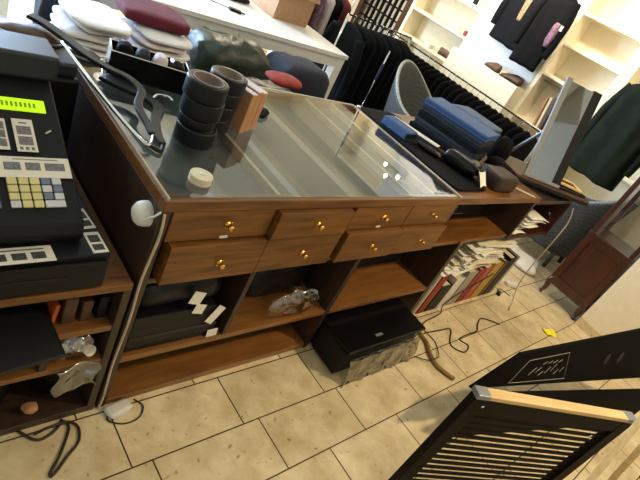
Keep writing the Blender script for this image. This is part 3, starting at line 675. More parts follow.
# binders on the floor under the right end of the counter
def binder(x, w, h, d, m, lab, lean=0.0, y=0.005):
    t = thing('binder', lab, 'binder', (x, y, 0.0), 0, 'binders standing under the counter'); t.rotation_euler = (0, lean, 0)
    zoff = w * math.sin(lean) if lean > 0 else 0
    t.location.z = zoff + 0.0005
    MB().box(0, w, 0, 0.006, 0, h).box(0, 0.004, 0.006, d, 0, h).box(w-0.004, w, 0.006, d, 0, h).build('cover', m, t, bevel=0.001)
    MB().box(0.005, w-0.005, 0.008, d-0.006, 0.004, h-0.01).build('pages', 'paper2', t)
binder(1.856, 0.02, 0.34, 0.22, 'gry_b', 'thin pale binder first from the left, against the counter side', 0.0)
binder(1.885, 0.02, 0.33, 0.22, 'paper2', 'thin cream binder second from the left under the counter')
binder(1.925, 0.075, 0.33, 0.22, 'red_b', 'dark red binder under the counter')
binder(2.015, 0.12, 0.22, 0.22, 'black', 'low black binder right of the red one')
binder(2.15, 0.10, 0.26, 0.22, 'paper', 'white binder right of the low black one')
binder(2.265, 0.11, 0.30, 0.22, 'gry_b', 'wide grey binder in the middle of the row')
binder(2.39, 0.07, 0.31, 0.22, 'red_b', 'second dark red binder, right of the wide grey one')
binder(2.475, 0.08, 0.31, 0.22, 'pink_b', 'faded pink red binder left of the mustard one')
binder(2.575, 0.12, 0.335, 0.22, 'yel_b', 'mustard yellow binder near the right end of the row')
binder(2.71, 0.05, 0.34, 0.22, 'leather_br', 'thin brown binder right of the mustard one')
binder(2.775, 0.10, 0.36, 0.26, 'black', 'tall black binder near the right end of the row')
binder(2.885, 0.035, 0.36, 0.26, 'gry_b', 'slim grey binder last in the row at the right')
# paper heap lying on the binders
z = 0.3372
rd = random.Random(3)
for k in range(34):
    w = 0.34 + rd.random()*0.12; x = 2.17 + rd.random()*0.12 + 0.004*k
    y = -0.005 + rd.random()*0.03
    def sheet(u, v, w=w, k=k):
        return ((u - 0.5)*w, v*0.15, 0.0004*math.sin(3*u + k))
    tag(MB().grid(sheet, 8, 6).build('paper_sheet', 'paper' if k % 3 else 'paper2', None, False, 0, 0.0045, loc=(x, y, z), rot=(0, 0, rd.uniform(-0.17, 0.17))), 'sheet in the loose paper heap lying on the binders', 'paper', 'paper heap on the binders')
    z += 0.0058
for k, (x, y, zz_, rz) in enumerate(((1.965, 0.0, 0.335, 0.1), (2.0, -0.005, 0.348, 0.05), (1.985, 0.01, 0.36, -0.15))):
    tag(MB().grid(lambda u, v, k=k: ((u-0.5)*0.15, v*0.2, 0.004*math.sin(4*u+k)), 6, 4).build('paper_sheet', 'paper', None, True, 0, 0.0015, loc=(x, y, zz_), rot=(0, 0.0, rz)), '%s white sheet of the small bundle lying on the dark red binder' % ('lowest', 'middle', 'topmost')[k], 'paper')
# papers in the corner cubby
rd = random.Random(5)
for k in range(7):
    x = 2.47 + 0.022*k
    tag(MB().grid(lambda u, v, k=k: (u*0.20, v*0.2 + 0.01*math.sin(k), 0.008*math.sin(4*u+k)), 6, 4).build('paper_sheet', 'paper', None, True, 0, 0.002, loc=(x, 0.01 + 0.01*(k % 3), 0.601 + 0.019*k), rot=(rd.uniform(0.0, 0.012), 0.0, rd.uniform(-0.25, 0.1))), 'crumpled white paper inside the corner cabinet cubby', 'paper', 'papers in the corner cubby')
tag(crumple(0.14, 0.12, 0.1, 71).build('plastic_bag', 'plastic', None, True, loc=(2.86, 0.12, 0.592)), 'clear plastic wrapper at the right of the corner cabinet cubby', 'plastic bag')

# ------------------------------------------------------------------ inside the cash desk
tag(MB().box(0, 0.22, 0, 0.30, 0, 0.018).build('black_folder', 'black', loc=(-0.41, -0.10, 0.4365), rot=(0.22, 0, 0.1), bevel=0.003), 'black folder sticking out of the upper shelf of the cash desk', 'folder')
tag(MB().box(0, 0.012, 0, 0.15, 0, 0.09).build('orange_folder', 'orange', loc=(-0.205, 0.03, 0.4319), rot=(0, 0.1, 0), bevel=0.002), 'small orange folder upright on the cash desk shelf', 'folder')
for k, (x, w, h) in enumerate(((-0.168, 0.035, 0.10), (-0.118, 0.03, 0.08), (-0.073, 0.03, 0.09))):
    tag(MB().box(0, w, 0, 0.22, 0, h).build('brown_box', 'leather_br' if k < 2 else 'black', loc=(x, 0.04, 0.4305), rot=(0, 0, 0), bevel=0.004), ('brown box next to the orange folder', 'narrow brown box in the middle of the upper desk shelf', 'black box at the right end of the upper desk shelf')[k], 'box')
t = thing('cup_bag', 'clear plastic bag of small cups on the cash desk lower shelf', 'bag', (-0.115, 0.06, 0.2775))
crumple(0.12, 0.11, 0.12, 81, 0.014, 16, 0.6).build('bag', 'plastic', t, True)
MB().grid(lambda u, v: (-0.065 + 0.12*u + 0.01*math.sin(7*v), -0.084 - 0.012*math.sin(6*u+1) - 0.012*v, 0.03 - 0.10*v + 0.012*math.sin(9*u)*v), 20, 10).build('bag_flap', 'film', t, True, 0, 0.0015)
for k in range(6):
    MB().lathe([(0.012, 0.0), (0.016, 0.035), (0.0175, 0.035), (0.0135, -0.002), (0, -0.002), (0, 0.0), (0.012, 0)], n=18).build('cup', 'chrome' if k % 2 else 'paper', t, True, loc=(-0.04 + 0.036*(k % 3), -0.02 + 0.04*(k//3), 0.03 + 0.02*(k % 2)), rot=(0.5 + 0.3*k, 0.3*k, 0))
for k, (x, w, h, lab) in enumerate(((-0.19, 0.145, 0.20, 'black waste bin at the right of the desk floor shelf'), (-0.38, 0.15, 0.19, 'second black bin on the desk floor shelf, left of the first'))):
    t = thing('waste_bin', lab, 'bin', (x + w/2, 0.14, 0.0305))
    MB().lathe([(0, 0), (w*0.40, 0), (w*0.5, h), (w*0.47, h), (w*0.38, 0.006), (0, 0.006)], n=28).build('bin', 'black', t, True)
    MB().tube([(w*0.49*math.cos(a*PI/14), w*0.49*math.sin(a*PI/14), h) for a in range(28)], 0.005, 6, True).build('rim', 'black_gloss', t, True)
tag(MB().blob(0.045, 0.04, 0.035, 0.7, 0.006, 25, 90).build('paper_ball', 'tan', None, True, loc=(-0.2, 0.04, 0.0305)), 'small tan paper ball in front of the desk bins', 'paper')
tag(MB().box(0, 0.14, 0, 0.02, 0, 0.012).build('white_ruler', 'paper', loc=(-0.42, 0.012, 0.031), rot=(0, 0, 0.3)), 'white strip lying at the left of the desk floor shelf', 'ruler')

# ------------------------------------------------------------------ cables and litter on the floor
def cable(name, lab, m, pts, r=0.0045, z=None):
    z = r + 0.0012 if z is None else z
    P = [(p[0], p[1], (p[2] if len(p) > 2 else z)) for p in pts]
    return tag(MB().tube(smooth_path(P, 8), r, 8).build(name, m, None, True), lab, 'cable')
cable('dark_cable', 'dark looped cable on the floor in front of the cash desk', 'cable_b', [(-0.24, 0.0), (-0.2, -0.05), (-0.155, -0.045), (-0.12, -0.02), (-0.115, -0.008), (-0.10, -0.035), (-0.115, -0.07), (-0.155, -0.13), (-0.19, -0.17), (-0.185, -0.18), (-0.13, -0.135), (-0.088, -0.10), (-0.075, -0.05), (-0.1, -0.02), (-0.155, -0.025, 0.014), (-0.2, -0.03)], 0.0045)
cable('dark_cable', 'thin dark cable curling out from under the counter corner', 'cable_b', [(0.10, -0.006), (0.02, -0.05), (0.06, -0.088), (0.12, -0.085), (0.15, -0.045), (0.13, -0.008)], 0.0028)
tag(MB().blob(0.09, 0.055, 0.03, 0.5, 0.006, 25, 95).build('white_plug', 'wh_plastic', None, True, loc=(0.065, -0.034, 0.0), rot=(0, 0, 0.2)), 'white crumpled plug on the floor at the counter corner', 'plug')
cable('floor_strap', 'thick brown flat strap on the tiles in front of the binders', 'cable_br', [(1.88, -0.02), (1.83, -0.08), (1.80, -0.15), (1.79, -0.2), (1.74, -0.27), (1.715, -0.35), (1.74, -0.43), (1.755, -0.45)], 0.012)
cable('dark_cable', 'dark cable looping on the tiles in the aisle', 'cable_b', [(1.845, -0.135), (2.0, -0.15), (2.10, -0.17), (1.98, -0.26), (2.03, -0.335), (2.12, -0.31), (2.10, -0.25), (2.22, -0.24), (2.33, -0.24), (2.40, -0.20), (2.50, -0.17), (2.6, -0.23), (2.62, -0.26)], 0.004)
cable('dark_cable', 'dark cable rising from the aisle across the binders', 'cable_b', [(1.66, -0.16), (1.76, -0.135, 0.02), (1.81, -0.115, 0.036), (1.87, -0.09, 0.02), (1.95, -0.065, 0.012), (2.1, -0.055, 0.03), (2.16, -0.018, 0.06), (2.3, -0.014, 0.15), (2.45, -0.012, 0.20), (2.6, -0.012, 0.26)], 0.004)
cable('dark_cable', 'dark cable curving from the black case to the brown strap', 'cable_b', [(1.62, -0.245), (1.68, -0.305, 0.02), (1.73, -0.315, 0.035), (1.79, -0.30, 0.015), (1.87, -0.22), (1.875, -0.16), (1.872, -0.11)], 0.003)
cable('cream_cable', 'cream cable lying along the foot of the binders', 'cable_w', [(1.86, -0.04), (2.0, -0.035), (2.2, -0.03), (2.4, -0.04), (2.6, -0.03), (2.75, -0.02)], 0.006)
cable('cream_cable', 'cream cable hanging from the corner cabinet to the floor', 'cable_w', [(3.06, -0.02, 0.82), (3.08, -0.05, 0.72), (3.07, -0.06, 0.55), (3.10, -0.05, 0.35), (3.14, -0.05, 0.15), (3.15, -0.08, 0.02), (3.05, -0.13), (2.95, -0.16), (2.9, -0.18)], 0.0045)
t = thing('power_adapter', 'small black power adapter on the floor beside the binders', 'adapter', (2.96, -0.05, 0.0), 0.4)
MB().box(0, 0.05, 0, 0.03, 0, 0.022).build('body', 'black', t, bevel=0.004)
MB().tube(smooth_path([(0.05, 0.015, 0.011), (0.09, 0.03, 0.006), (0.13, 0.0, 0.005), (0.12, -0.08, 0.005)]), 0.003).build('cord', 'cable_b', t, True)
tag(MB().box(0, 0.12, 0, 0.05, 0, 0.035).build('white_charger', 'wh_plastic', loc=(3.2, 0.02, 0.0), rot=(0, 0, -0.5), bevel=0.01), 'grey white charger on the floor right of the binders', 'charger')
tag(MB().grid(lambda u, v: ((u-0.5)*0.13*(1-0.5*abs(v-0.5)), (v-0.5)*0.07, 0.006 + 0.006*math.sin(5*u+3*v)), 8, 6).build('yellow_note', 'yellow', None, False, 0, 0.0015, loc=(3.1, -0.455, 0.0), rot=(0, 0, -0.5)), 'bright yellow paper scrap on the tiles by the pillar', 'paper')
tag(MB().blob(0.34, 0.3, 0.06, 0.4, 0.02, 8, 97).build('white_bag', 'paper', None, True, loc=(3.82, 0.22, 0.0), rot=(0, 0, 0.3)), 'white bag on the floor beyond the binders', 'bag')

# ================================================================== SLATTED PANEL AND BLACK BOX, FRONT RIGHT
EX, EY = 0.88617, -0.46336
pa = math.atan2(EY, EX)
sp = thing('slatted_panel', 'dark slatted wooden panel with pale top edge and grey metal corners', 'panel', (0.8307, -0.7248, 0.0), pa)
PH = 0.674; PW = 0.782
MB().box(0, 0.055, -0.012, 0.022, 0, PH-0.018).build('stile', 'dark_slat', sp, bevel=0.002)
MB().box(PW-0.055, PW, -0.012, 0.022, 0, PH-0.018).build('stile', 'dark_slat', sp, bevel=0.002)
MB().box(0.055, PW-0.055, -0.010, 0.020, PH-0.085, PH-0.018).build('top_rail', 'dark_slat', sp, bevel=0.002)
MB().box(0.045, PW-0.045, -0.014, 0.026, PH-0.018, PH).build('top_cap', 'pale', sp, bevel=0.002)
MB().box(0.055, PW-0.055, -0.010, 0.020, 0.0, 0.05).build('bottom_rail', 'dark_slat', sp)
for a in (0.0, PW-0.05): MB().box(a - 0.002, a + 0.052, -0.015, 0.027, PH-0.0185, PH+0.002).build('corner_cap', 'grey_metal', sp, bevel=0.002)
zz = PH - 0.105
while zz > 0.06:
    T = Matrix.Translation((0, 0.004, zz)) @ Matrix.Rotation(0.0, 4, 'X')
    MB().box(0.055, PW-0.055, -0.002, 0.002, -0.0105, 0.0105, T).build('slat', 'dark_slat', sp, bevel=0.0015)
    zz -= 0.0335
for (a, b) in ((0.64, PH-0.12), (0.652, PH-0.135), (0.05, PH-0.05)):
    MB().lathe([(0, 0.004), (0.006, 0.003), (0.007, 0.0), (0, 0)], T=Matrix.Translation((a, -0.013, b)) @ Matrix.Rotation(PI/2, 4, 'X'), n=14).build('bolt', 'chrome', sp, True)
ls = thing('folding_stand', 'folding stand of pale wood and brass rail in the bottom right corner', 'stand', (0.485, -1.207, 0.0))
bar(MB(), (0, 0, 0), (0.72, 0.165, 1.05), 0.030, 0.02).build('batten', 'pale', ls, bevel=0.002)
MB().cyl((0.04, -0.10, 0.0), (0.76, 0.065, 1.05), 0.015).build('brass_rail', 'brass', ls, True)
bar(MB(), (1.05, -0.05, 0.0), (0.72, 0.11, 1.03), 0.03, 0.02).build('back_leg', 'pale', ls, bevel=0.002)
MB().cyl((0.72, 0.19, 1.04), (0.745, 0.02, 1.04), 0.012).build('crossbar', 'dark_slat', ls, True)

bb = thing('black_box', 'large black cardboard box with an outlined label behind the slatted panel', 'box', (0, 0, 0))
# tilted lid; corner points in metres
Lc, Tc, Rc, Sc = Vector((1.31, -0.622, 0.343)), Vector((1.56, -0.64, 0.51)), Vector((2.62, -0.875, 0.648)), Vector((2.95, -1.05, 0.298))
n_ = (Tc - Lc).cross(Rc - Lc).normalized()
if n_.dot(Vector((-0.62, -0.94, 1.62)) - Lc) < 0: n_ = -n_
Rc = Rc - n_ * n_.dot(Rc - Lc); Sc = Sc - n_ * n_.dot(Sc - Lc)
MB().prism([Lc, Tc, Rc, Sc], -n_ * 0.018).build('lid', 'box_black', bb, bevel=0.003)
MB().prism([(1.36, -0.665, 0.0), (1.56, -0.665, 0.0), (2.9, -1.10, 0.0), (2.86, -1.16, 0)], (0, 0, 0.27)).build('body', 'box_black', bb, bevel=0.004)
def onlid(u, v): return (Lc*(1-u) + Sc*u)*(1-v) + (Tc*(1-u) + Rc*u)*v + n_*0.0015
lbq = [onlid(0.14, 0.10), onlid(0.12, 0.72), onlid(0.36, 0.78), onlid(0.42, 0.12)]
lb = MB(); lb.tube(lbq, 0.0016, 4, True); lb.build('label_outline', 'gry_b', bb)
tx = MB()
for k in range(7):
    u = 0.20 + 0.028*k; a = 0.30 + 0.05*math.sin(k*2.1)
    tx.tube([onlid(u, a), onlid(u + 0.012, a + 0.14 + 0.04*math.cos(k*1.7))], 0.0016, 4)
for k in range(4): tx.tube([onlid(0.235 + 0.03*k, 0.55), onlid(0.25 + 0.03*k, 0.62)], 0.0014, 4)
tx.build('label_print', 'gry_b', bb)
for u in (0.66, 0.76):
    MB().lathe([(0, 0.001), (0.022, 0.001), (0.022, 0), (0, 0)], T=Matrix.Translation(onlid(u, 0.5)) @ n_.to_track_quat('Z', 'Y').to_matrix().to_4x4() @ Matrix.Diagonal((1, 1.6, 1, 1)), n=20).build('hand_hole', 'inner', bb)

# ================================================================== GLASS CABINET AT THE RIGHT
vc = thing('glass_cabinet', 'reddish brown display cabinet with glass sides and curved legs by the pillar', 'cabinet', (3.60, -0.455, 0.0))
cw, cdp, ch = 0.36, 0.36, 1.45       # y width, x depth, height
MB().box(0.012, cdp, 0.012, cw-0.012, 0.13, 0.62).build('case', 'rose', vc, bevel=0.002)
fr_ = MB().box(0, 0.012, 0, 0.05, 0.12, 0.63).box(0, 0.012, cw-0.05, cw, 0.12, 0.63).box(0, 0.012, 0.05, cw-0.05, 0.12, 0.20).box(0, 0.012, 0.05, cw-0.05, 0.575, 0.63)
fr_.build('side_frame', 'rose', vc, bevel=0.003)
MB().box(-0.008, cdp+0.008, -0.006, cw+0.006, 0.63, 0.655).build('waist_moulding', 'rose', vc, bevel=0.005)
for (a, b) in ((0, 0), (0, cw-0.035), (cdp-0.035, 0), (cdp-0.035, cw-0.035)):
    MB().box(a, a+0.035, b, b+0.035, 0.655, ch-0.06).build('post', 'rose', vc, bevel=0.003)
MB().box(-0.02, cdp+0.02, -0.012, cw+0.02, ch-0.06, ch).build('cornice', 'rose', vc, bevel=0.008)
for (a, b, e, f) in ((0.014, 0.018, 0.035, cw-0.035), (cdp-0.02, cdp-0.016, 0.035, cw-0.035)): MB().box(a, b, e, f, 0.655, ch-0.06).build('glass_pane', 'pane', vc)
for (e, f) in ((0.014, 0.018), (cw-0.018, cw-0.014)): MB().box(0.035, cdp-0.035, e, f, 0.655, ch-0.06).build('glass_pane', 'pane', vc)
MB().box(0.02, cdp-0.02, 0.02, cw-0.02, 0.98, 0.988).build('glass_shelf', 'pane', vc)
for sx, sy in ((0, 0), (0, 1), (1, 0), (1, 1)):
    x = 0.03 if sx == 0 else cdp-0.03; y = 0.03 if sy == 0 else cw-0.03; ox = -0.02 if sx == 0 else 0.02; oy = 0.014 if sy else -0.014
    P = smooth_path([(x, y, 0.17), (x+ox, y+oy, 0.13), (x+ox*0.6, y+oy*0.6, 0.07), (x+ox*0.9, y+oy*0.7, 0.03), (x+ox*1.5, y+oy*1.2, 0.014)], 5)
    n = len(P); MB().tube(P, [0.034 - 0.02*min(1, i/(n*0.7)) + (0.006 if i > n*0.82 else 0) for i in range(n)], 12).build('leg', 'rose', vc, True)

# ================================================================== WHITE SHELVING ON THE RIGHT WALL
FX = 4.80; BX = 5.095; SH = 2.78
def shelf_unit(lab, y0, y1, shelves, base_z):
    t = thing('shelving_unit', lab, 'shelving', (FX, y0, 0)); w = y1 - y0; d = BX - FX
    MB().box(0, d, 0, 0.05, 0, SH).build('upright', 'cream', t, bevel=0.003)
    MB().box(0, d, w-0.05, w, 0, SH).build('upright', 'cream', t, bevel=0.003)
    MB().box(d-0.012, d, 0.05, w-0.05, 0, SH).build('back_panel', 'cream', t)
    for z_ in shelves: MB().box(0.004, d-0.012, 0.05, w-0.05, z_-0.03, z_).build('shelf', 'cream', t, bevel=0.002)
    if base_z: MB().box(0.01, d-0.012, 0.05, w-0.05, 0, base_z).build('cupboard', 'cream', t, bevel=0.003)
    MB().box(0, d, 0.05, w-0.05, SH-0.04, SH).build('top', 'cream', t)
    return t
u1 = shelf_unit('cream shelf unit in the middle of the right wall with empty shelves above a cubby', 0.845, 1.60, [0.88, 1.38, 1.70, 2.01], 0.5)
shelf_unit('cream shelf unit at the right behind the green coat', 0.085, 0.84, [0.95, 1.24, 1.60, 1.95], 0.5)
shelf_unit('cream shelf unit at the far left of the right wall with small boxes', 2.56, 3.56, [0.94, 1.26, 1.58, 1.90], 0.6)
dp = thing('garment_display', 'bright white panel bay hung with dark tops above a low ledge', 'display', (FX, 1.605, 0)); w = 2.555 - 1.605
MB().box(0.0, BX-FX, 0, w, 0.0, SH).build('panel', 'white', dp, bevel=0.003)
MB().box(-0.20, 0.0, 0.0, w, 0, 1.13).build('ledge', 'cream', dp, bevel=0.004)
for y, z_, lab in ((2.56, 2.30, 'small spotlight above the white panel, lower left one'), (2.47, 2.42, 'small spotlight above the white panel, upper one'), (2.30, 2.32, 'small spotlight above the white panel, lower right one')): track_spot(y, z_, lab)
# rail in the cubby and things on shelves
MB().cyl((0.12, 0.05, 1.30), (0.12, 0.705, 1.30), 0.009).build('hanging_rail', 'chrome', u1, True)
for k in range(6):
    tag(MB().box(0, 0.2, 0, 0.02 + 0.004*(k % 2), 0, 0.30 + 0.02*(k % 3)).build('folder', ('tan', 'paper2', 'leather_br')[k % 3], loc=(4.82, 1.30 - 0.045*k, 0.8858), rot=(-0.16, 0, 0)), '%s leaning folder in the cubby of the middle cream unit' % ('leftmost tan', 'second, cream', 'third, brown', 'fourth, tan', 'fifth, cream', 'rightmost brown')[k], 'folder')
t = thing('cream_box', 'cream box with a lid at the right side of the cubby', 'box', (4.82, 0.90, 0.8812))
MB().box(0, 0.2, 0, 0.13, 0, 0.07).build('body', 'cream', t, bevel=0.002); MB().box(-0.004, 0.204, -0.004, 0.134, 0.07, 0.10).build('lid', 'paper2', t, bevel=0.002)
folded('folded_cloth', 'grey folded cloth on the cream box in the cubby', 'cloth', 'steel_blue', 0.18, 0.12, 0.06, (4.92, 0.965, 0.983), (0, 0, 0), 101)
for k, (x, y, s, m, lab) in enumerate(((4.92, 0.67, 0.15, 'cloth_w', 'white folded cloth on the shelf behind the green coat'), (4.92, 0.51, 0.11, 'black_cloth', 'black folded cloth beside the white one behind the green coat'), (4.92, 0.36, 0.12, 'cloth_w', 'second white cloth on the shelf behind the green coat, right of the black'))):
    folded('folded_cloth', lab, 'cloth', m, 0.2, s, 0.12, (x, y, 1.2412), (0, 0, 0), 110+k, None, 0.6, 0.012, 9)
for k, (y, z_, sx, sy, sz, m, n, lab, cat) in enumerate(((2.86, 1.2612, 0.1, 0.07, 0.04, 'white', 'white_box', 'low white box on the middle shelf of the far left unit', 'box'), (2.78, 1.2612, 0.08, 0.06, 0.07, 'white', 'white_box', 'taller white box right of the low one on the middle shelf', 'box'), (2.65, 1.2612, 0.05, 0.035, 0.06, 'red_b', 'red_jar', 'small red jar at the right end of the middle shelf', 'jar'), (3.02, 0.9412, 0.1, 0.09, 0.05, 'white', 'white_box', 'white box on the lower shelf of the far left unit', 'box'), (2.70, 1.5812, 0.02, 0.10, 0.10, 'puffer', 'framed_picture', 'green picture in a white frame on the upper shelf, right one', 'picture'), (2.84, 1.5812, 0.02, 0.10, 0.10, 'puffer', 'framed_picture', 'green picture in a white frame on the upper shelf, left one', 'picture'))):
    t = thing(n, lab, cat, (4.83, y, z_))
    if n == 'framed_picture':
        MB().box(0, sx, 0, sy, 0, sz).build('frame', 'white', t, bevel=0.002); MB().box(-0.002, 0.001, 0.015, sy-0.015, 0.015, sz-0.015).build('picture', m, t)
    else:
        MB().box(0, sx, 0, sy, 0, sz*0.7).build('base', m, t, bevel=0.003); MB().box(-0.002, sx+0.002, -0.002, sy+0.002, sz*0.7, sz).build('lid', m, t, bevel=0.003)
def shoe(loc, rz, lab, m='leather_br'):
    t = thing('shoe', lab, 'shoe', loc, rz)
    P = [(-0.11, 0.030), (-0.06, 0.034), (0.0, 0.032), (0.06, 0.04), (0.11, 0.034), (0.135, 0.012)]
    def fn(u, v):
        i = min(int(v*5), 4); f = v*5 - i; x = P[i][0]*(1-f) + P[i+1][0]*f; r_ = P[i][1]*(1-f) + P[i+1][1]*f
        hh = 0.075 - 0.05*max(0, min(1, (v-0.35)/0.5)); a = 2*PI*u
        return (x, r_*math.cos(a), 0.012 + max(0, math.sin(a))*hh)
    MB().grid(fn, 20, 16, True, True).build('upper', m, t, True)
    MB().grid(lambda u, v: (-0.113 + 0.25*v, (0.036*(0.75+0.35*math.sin(PI*(0.15+0.8*v))))*math.cos(2*PI*u), 0.006 + 0.006*math.sin(2*PI*u)), 16, 14, True, True).build('sole', 'black', t, True)
shoe((4.70, 2.03, 1.131), 1.25, 'brown shoe at the left of the ledge under the dark tops')
shoe((4.745, 1.77, 1.131), 1.6, 'brown shoe at the right of the ledge under the dark tops')
shoe((4.65, 1.74, 1.131), 1.6, 'second brown shoe at the front right of the ledge')
shoe((4.92, 2.79, 0.9412), -1.3, 'brown shoe on the lower shelf of the far left unit')
# garments
def garment(name, lab, cat, loc, rz, w, L, th, m, seed, grp=None, hem=1.0, hook=True, sleeves=True, nu=40, nv=22, parent_parts=True):
    """hanging top: width w along local x, hangs down from z=0 to -L"""
    t = thing(name, lab, cat, loc, rz, grp)
    off = Vector((seed*3.7, seed*1.3, 0))
    def fn(u, v):
        a = 2*PI*u; s = min(1.0, v/0.16)
        ww = w/2*(0.16 + 0.84*math.sin(s*PI/2)**0.8) if v < 0.16 else w/2*(1.0 + (hem-1.0)*(v-0.16)/0.84)
        if v < 0.16: zz_ = -L*v*0.75
        else: zz_ = -L*(0.12 + (v-0.16)/0.84*0.88)
        x = ww*math.copysign(abs(math.cos(a))**0.75, math.cos(a)); 
        fold = noise.noise(Vector((x*14, v*2.0, 1.5 + math.sin(a))) + off)
        y = th/2*math.copysign(abs(math.sin(a))**0.7, math.sin(a))*(0.55 + 0.45*min(1, v*3)) + min(0.018, th*0.13)*fold*min(1, v*3)
        zz_ += 0.02*noise.noise(Vector((x*9, 3.3, 0)) + off)*v
        return (x, y, zz_)
    MB().grid(fn, nu, nv, True, True).build('body', m, t, True)
    if sleeves:
        for sgn in (-1, 1):
            P = smooth_path([(sgn*w*0.42, 0, -0.10*L), (sgn*w*0.55, 0.01, -0.35*L), (sgn*w*0.57, 0.015, -0.62*L), (sgn*w*0.56, 0.02, -0.80*L)], 4)
            MB().tube(P, [0.05 - 0.018*i/len(P) for i in range(len(P))], 12).build('sleeve', m, t, True)
    if hook: MB().tube([(0, 0, -0.02), (0, 0, 0.012), (0.004, 0, 0.03)] + [(0.0113*math.cos(q*PI/12), 0, 0.062 + 0.0113*math.sin(q*PI/12)) for q in range(-5, 14)], 0.003, 6).build('hanger_hook', 'chrome', t, True)
    return t
ga = garment('tunic', 'black tunic with beige patterned neck on the white panel', 'top', (4.735, 2.08, 2.02), PI/2, 0.46, 0.62, 0.10, 'char', 1)
MB().grid(lambda u, v: (-0.035 + 0.07*u*(1-0.3*v) , 0.056, -0.14 - 0.22*v), 8, 10).build('patterned_scarf', 'leopard', ga, True, 0, 0.008)
for y, z_, l in ((2.08, 2.082, 0.075), (1.72, 2.152, 0.195)): MB().cyl((0.0, y - 1.605, z_), (-l, y - 1.605, z_), 0.008).build('peg', 'chrome', dp, True)
gb = garment('cardigan', 'black cardigan with purple patterned side on the right of the white panel', 'top', (4.615, 1.72, 2.09), PI/2, 0.32, 0.77, 0.10, 'black_cloth', 2)
MB().blob(0.07, 0.06, 0.24, 0.5, 0.008, 14, 7).build('patterned_panel', 'purple', gb, True, loc=(-0.13, 0.055, -0.52))
MB().box(-0.19, -0.11, 0.045, 0.06, -0.34, -0.29).build('price_tag', 'paper', gb)
# low rail of black garments in front of the shelving
RXX, RZ = 4.32, 0.93
rk = thing('clothes_rail', 'low chrome clothes rail in front of the white shelving', 'rail', (RXX, 0.95, 0))
MB().cyl((0, 0, RZ), (0, 2.36, RZ), 0.008).build('top_bar', 'black', rk, True)
for y in (0.0, 2.36): MB().cyl((0, y, 0.02), (0, y, RZ), 0.013).build('post', 'chrome', rk, True); MB().box(-0.2, 0.2, y-0.015, y+0.015, 0, 0.022).build('foot', 'chrome', rk)
N = 26
base = None; rd = random.Random(11)
protos = [garment('black_garment', 'x', 'garment', (RXX, 0, RZ-0.045), 0, 0.42, 0.72, 0.058, m, 20+k, 'black garments on the low rail', 0.95, True, False, 20, 12) for k, m in enumerate(('black_cloth', 'char', 'black_cloth'))]
L0 = 'black garment hanging on the low rail in front of the white shelving'
for k in range(N):
    y = 1.02 + k*0.086; p = protos[k % 3]; dz = RZ - 0.062 + rd.uniform(-0.03, 0.012)
    if k < 3: o = p; o.location = (RXX, y, RZ-0.062)
    else: o = dup(p)
    o.location = (RXX, y, RZ - 0.062); o['label'] = L0; o.rotation_euler = (0, 0, rd.uniform(-0.06, 0.06)); 
    o.rotation_euler = (0, 0, rd.uniform(-0.05, 0.05))
# nearer rail of heavy black coats
rk2 = thing('clothes_rail', 'clothes rail of heavy black coats right of the white table', 'rail', (2.95, 2.64, 0))
MB().cyl((0, 0, 1.04), (1.0, 0, 1.04), 0.008).build('top_bar', 'black', rk2, True)
for x in (0.0, 1.0): MB().cyl((x, 0, 0.02), (x, 0, 1.04), 0.013).build('post', 'chrome', rk2, True); MB().box(x-0.015, x+0.015, -0.2, 0.2, 0, 0.022).build('foot', 'chrome', rk2)
for k in range(9):
    m = 'black_cloth' if k % 2 else 'char'
    g_ = garment('black_coat', 'heavy black coat on the rail right of the white table', 'coat', (3.045 + 0.103*k, 2.64, 0.978), PI/2, 0.46, 0.88, 0.075, m, 50+k, 'black coats on the near rail', 1.0, True, k in (0,), 26, 14)
# maroon garments further back
rk3 = thing('clothes_rail', 'short rail of maroon garments behind the white table', 'rail', (3.05, 3.55, 0))
MB().cyl((0, 0, 1.12), (0.8, 0, 1.12), 0.008).build('top_bar', 'black', rk3, True)
for x in (0.0, 0.8): MB().cyl((x, 0, 0.02), (x, 0, 1.12), 0.013).build('post', 'chrome', rk3, True); MB().box(x-0.015, x+0.015, -0.2, 0.2, 0, 0.022).build('foot', 'chrome', rk3)
for k, (m, lab) in enumerate((('maroon', 'maroon garment at the left end of the short rail behind the table'), ('purple', 'pinkish patterned garment second on the short rail'), ('cloth_p', 'pale grey pink garment third on the short rail'), ('black_cloth', 'black garment fourth on the short rail behind the table'), ('maroon', 'maroon garment at the right end of the short rail'))):
    garment('blouse', lab, 'garment', (3.13 + 0.13*k, 3.55, 1.058), PI/2, 0.42, 0.72, 0.10, m, 70+k, None, 1.0, True, False, 26, 14)
# dark lattice door in the far corner
dl = MB().box(4.98, 5.06, 3.72, 3.80, 0, 2.2).box(4.98, 5.06, 4.52, 4.60, 0, 2.2).box(4.98, 5.06, 3.80, 4.52, 2.1, 2.2).box(4.98, 5.06, 3.80, 4.52, 0, 0.1)
d1 = struct(dl.build('door_1', 'rose'))
lt = MB()
for k in range(6): lt.box(5.0, 5.04, 3.80 + 0.1*k + 0.09, 3.80 + 0.1*k + 0.115, 0.1, 2.1)
for k in range(13): lt.box(5.005, 5.035, 3.80, 4.52, 0.2 + 0.15*k, 0.222 + 0.15*k)
lt.build('lattice', 'dark_slat', d1)

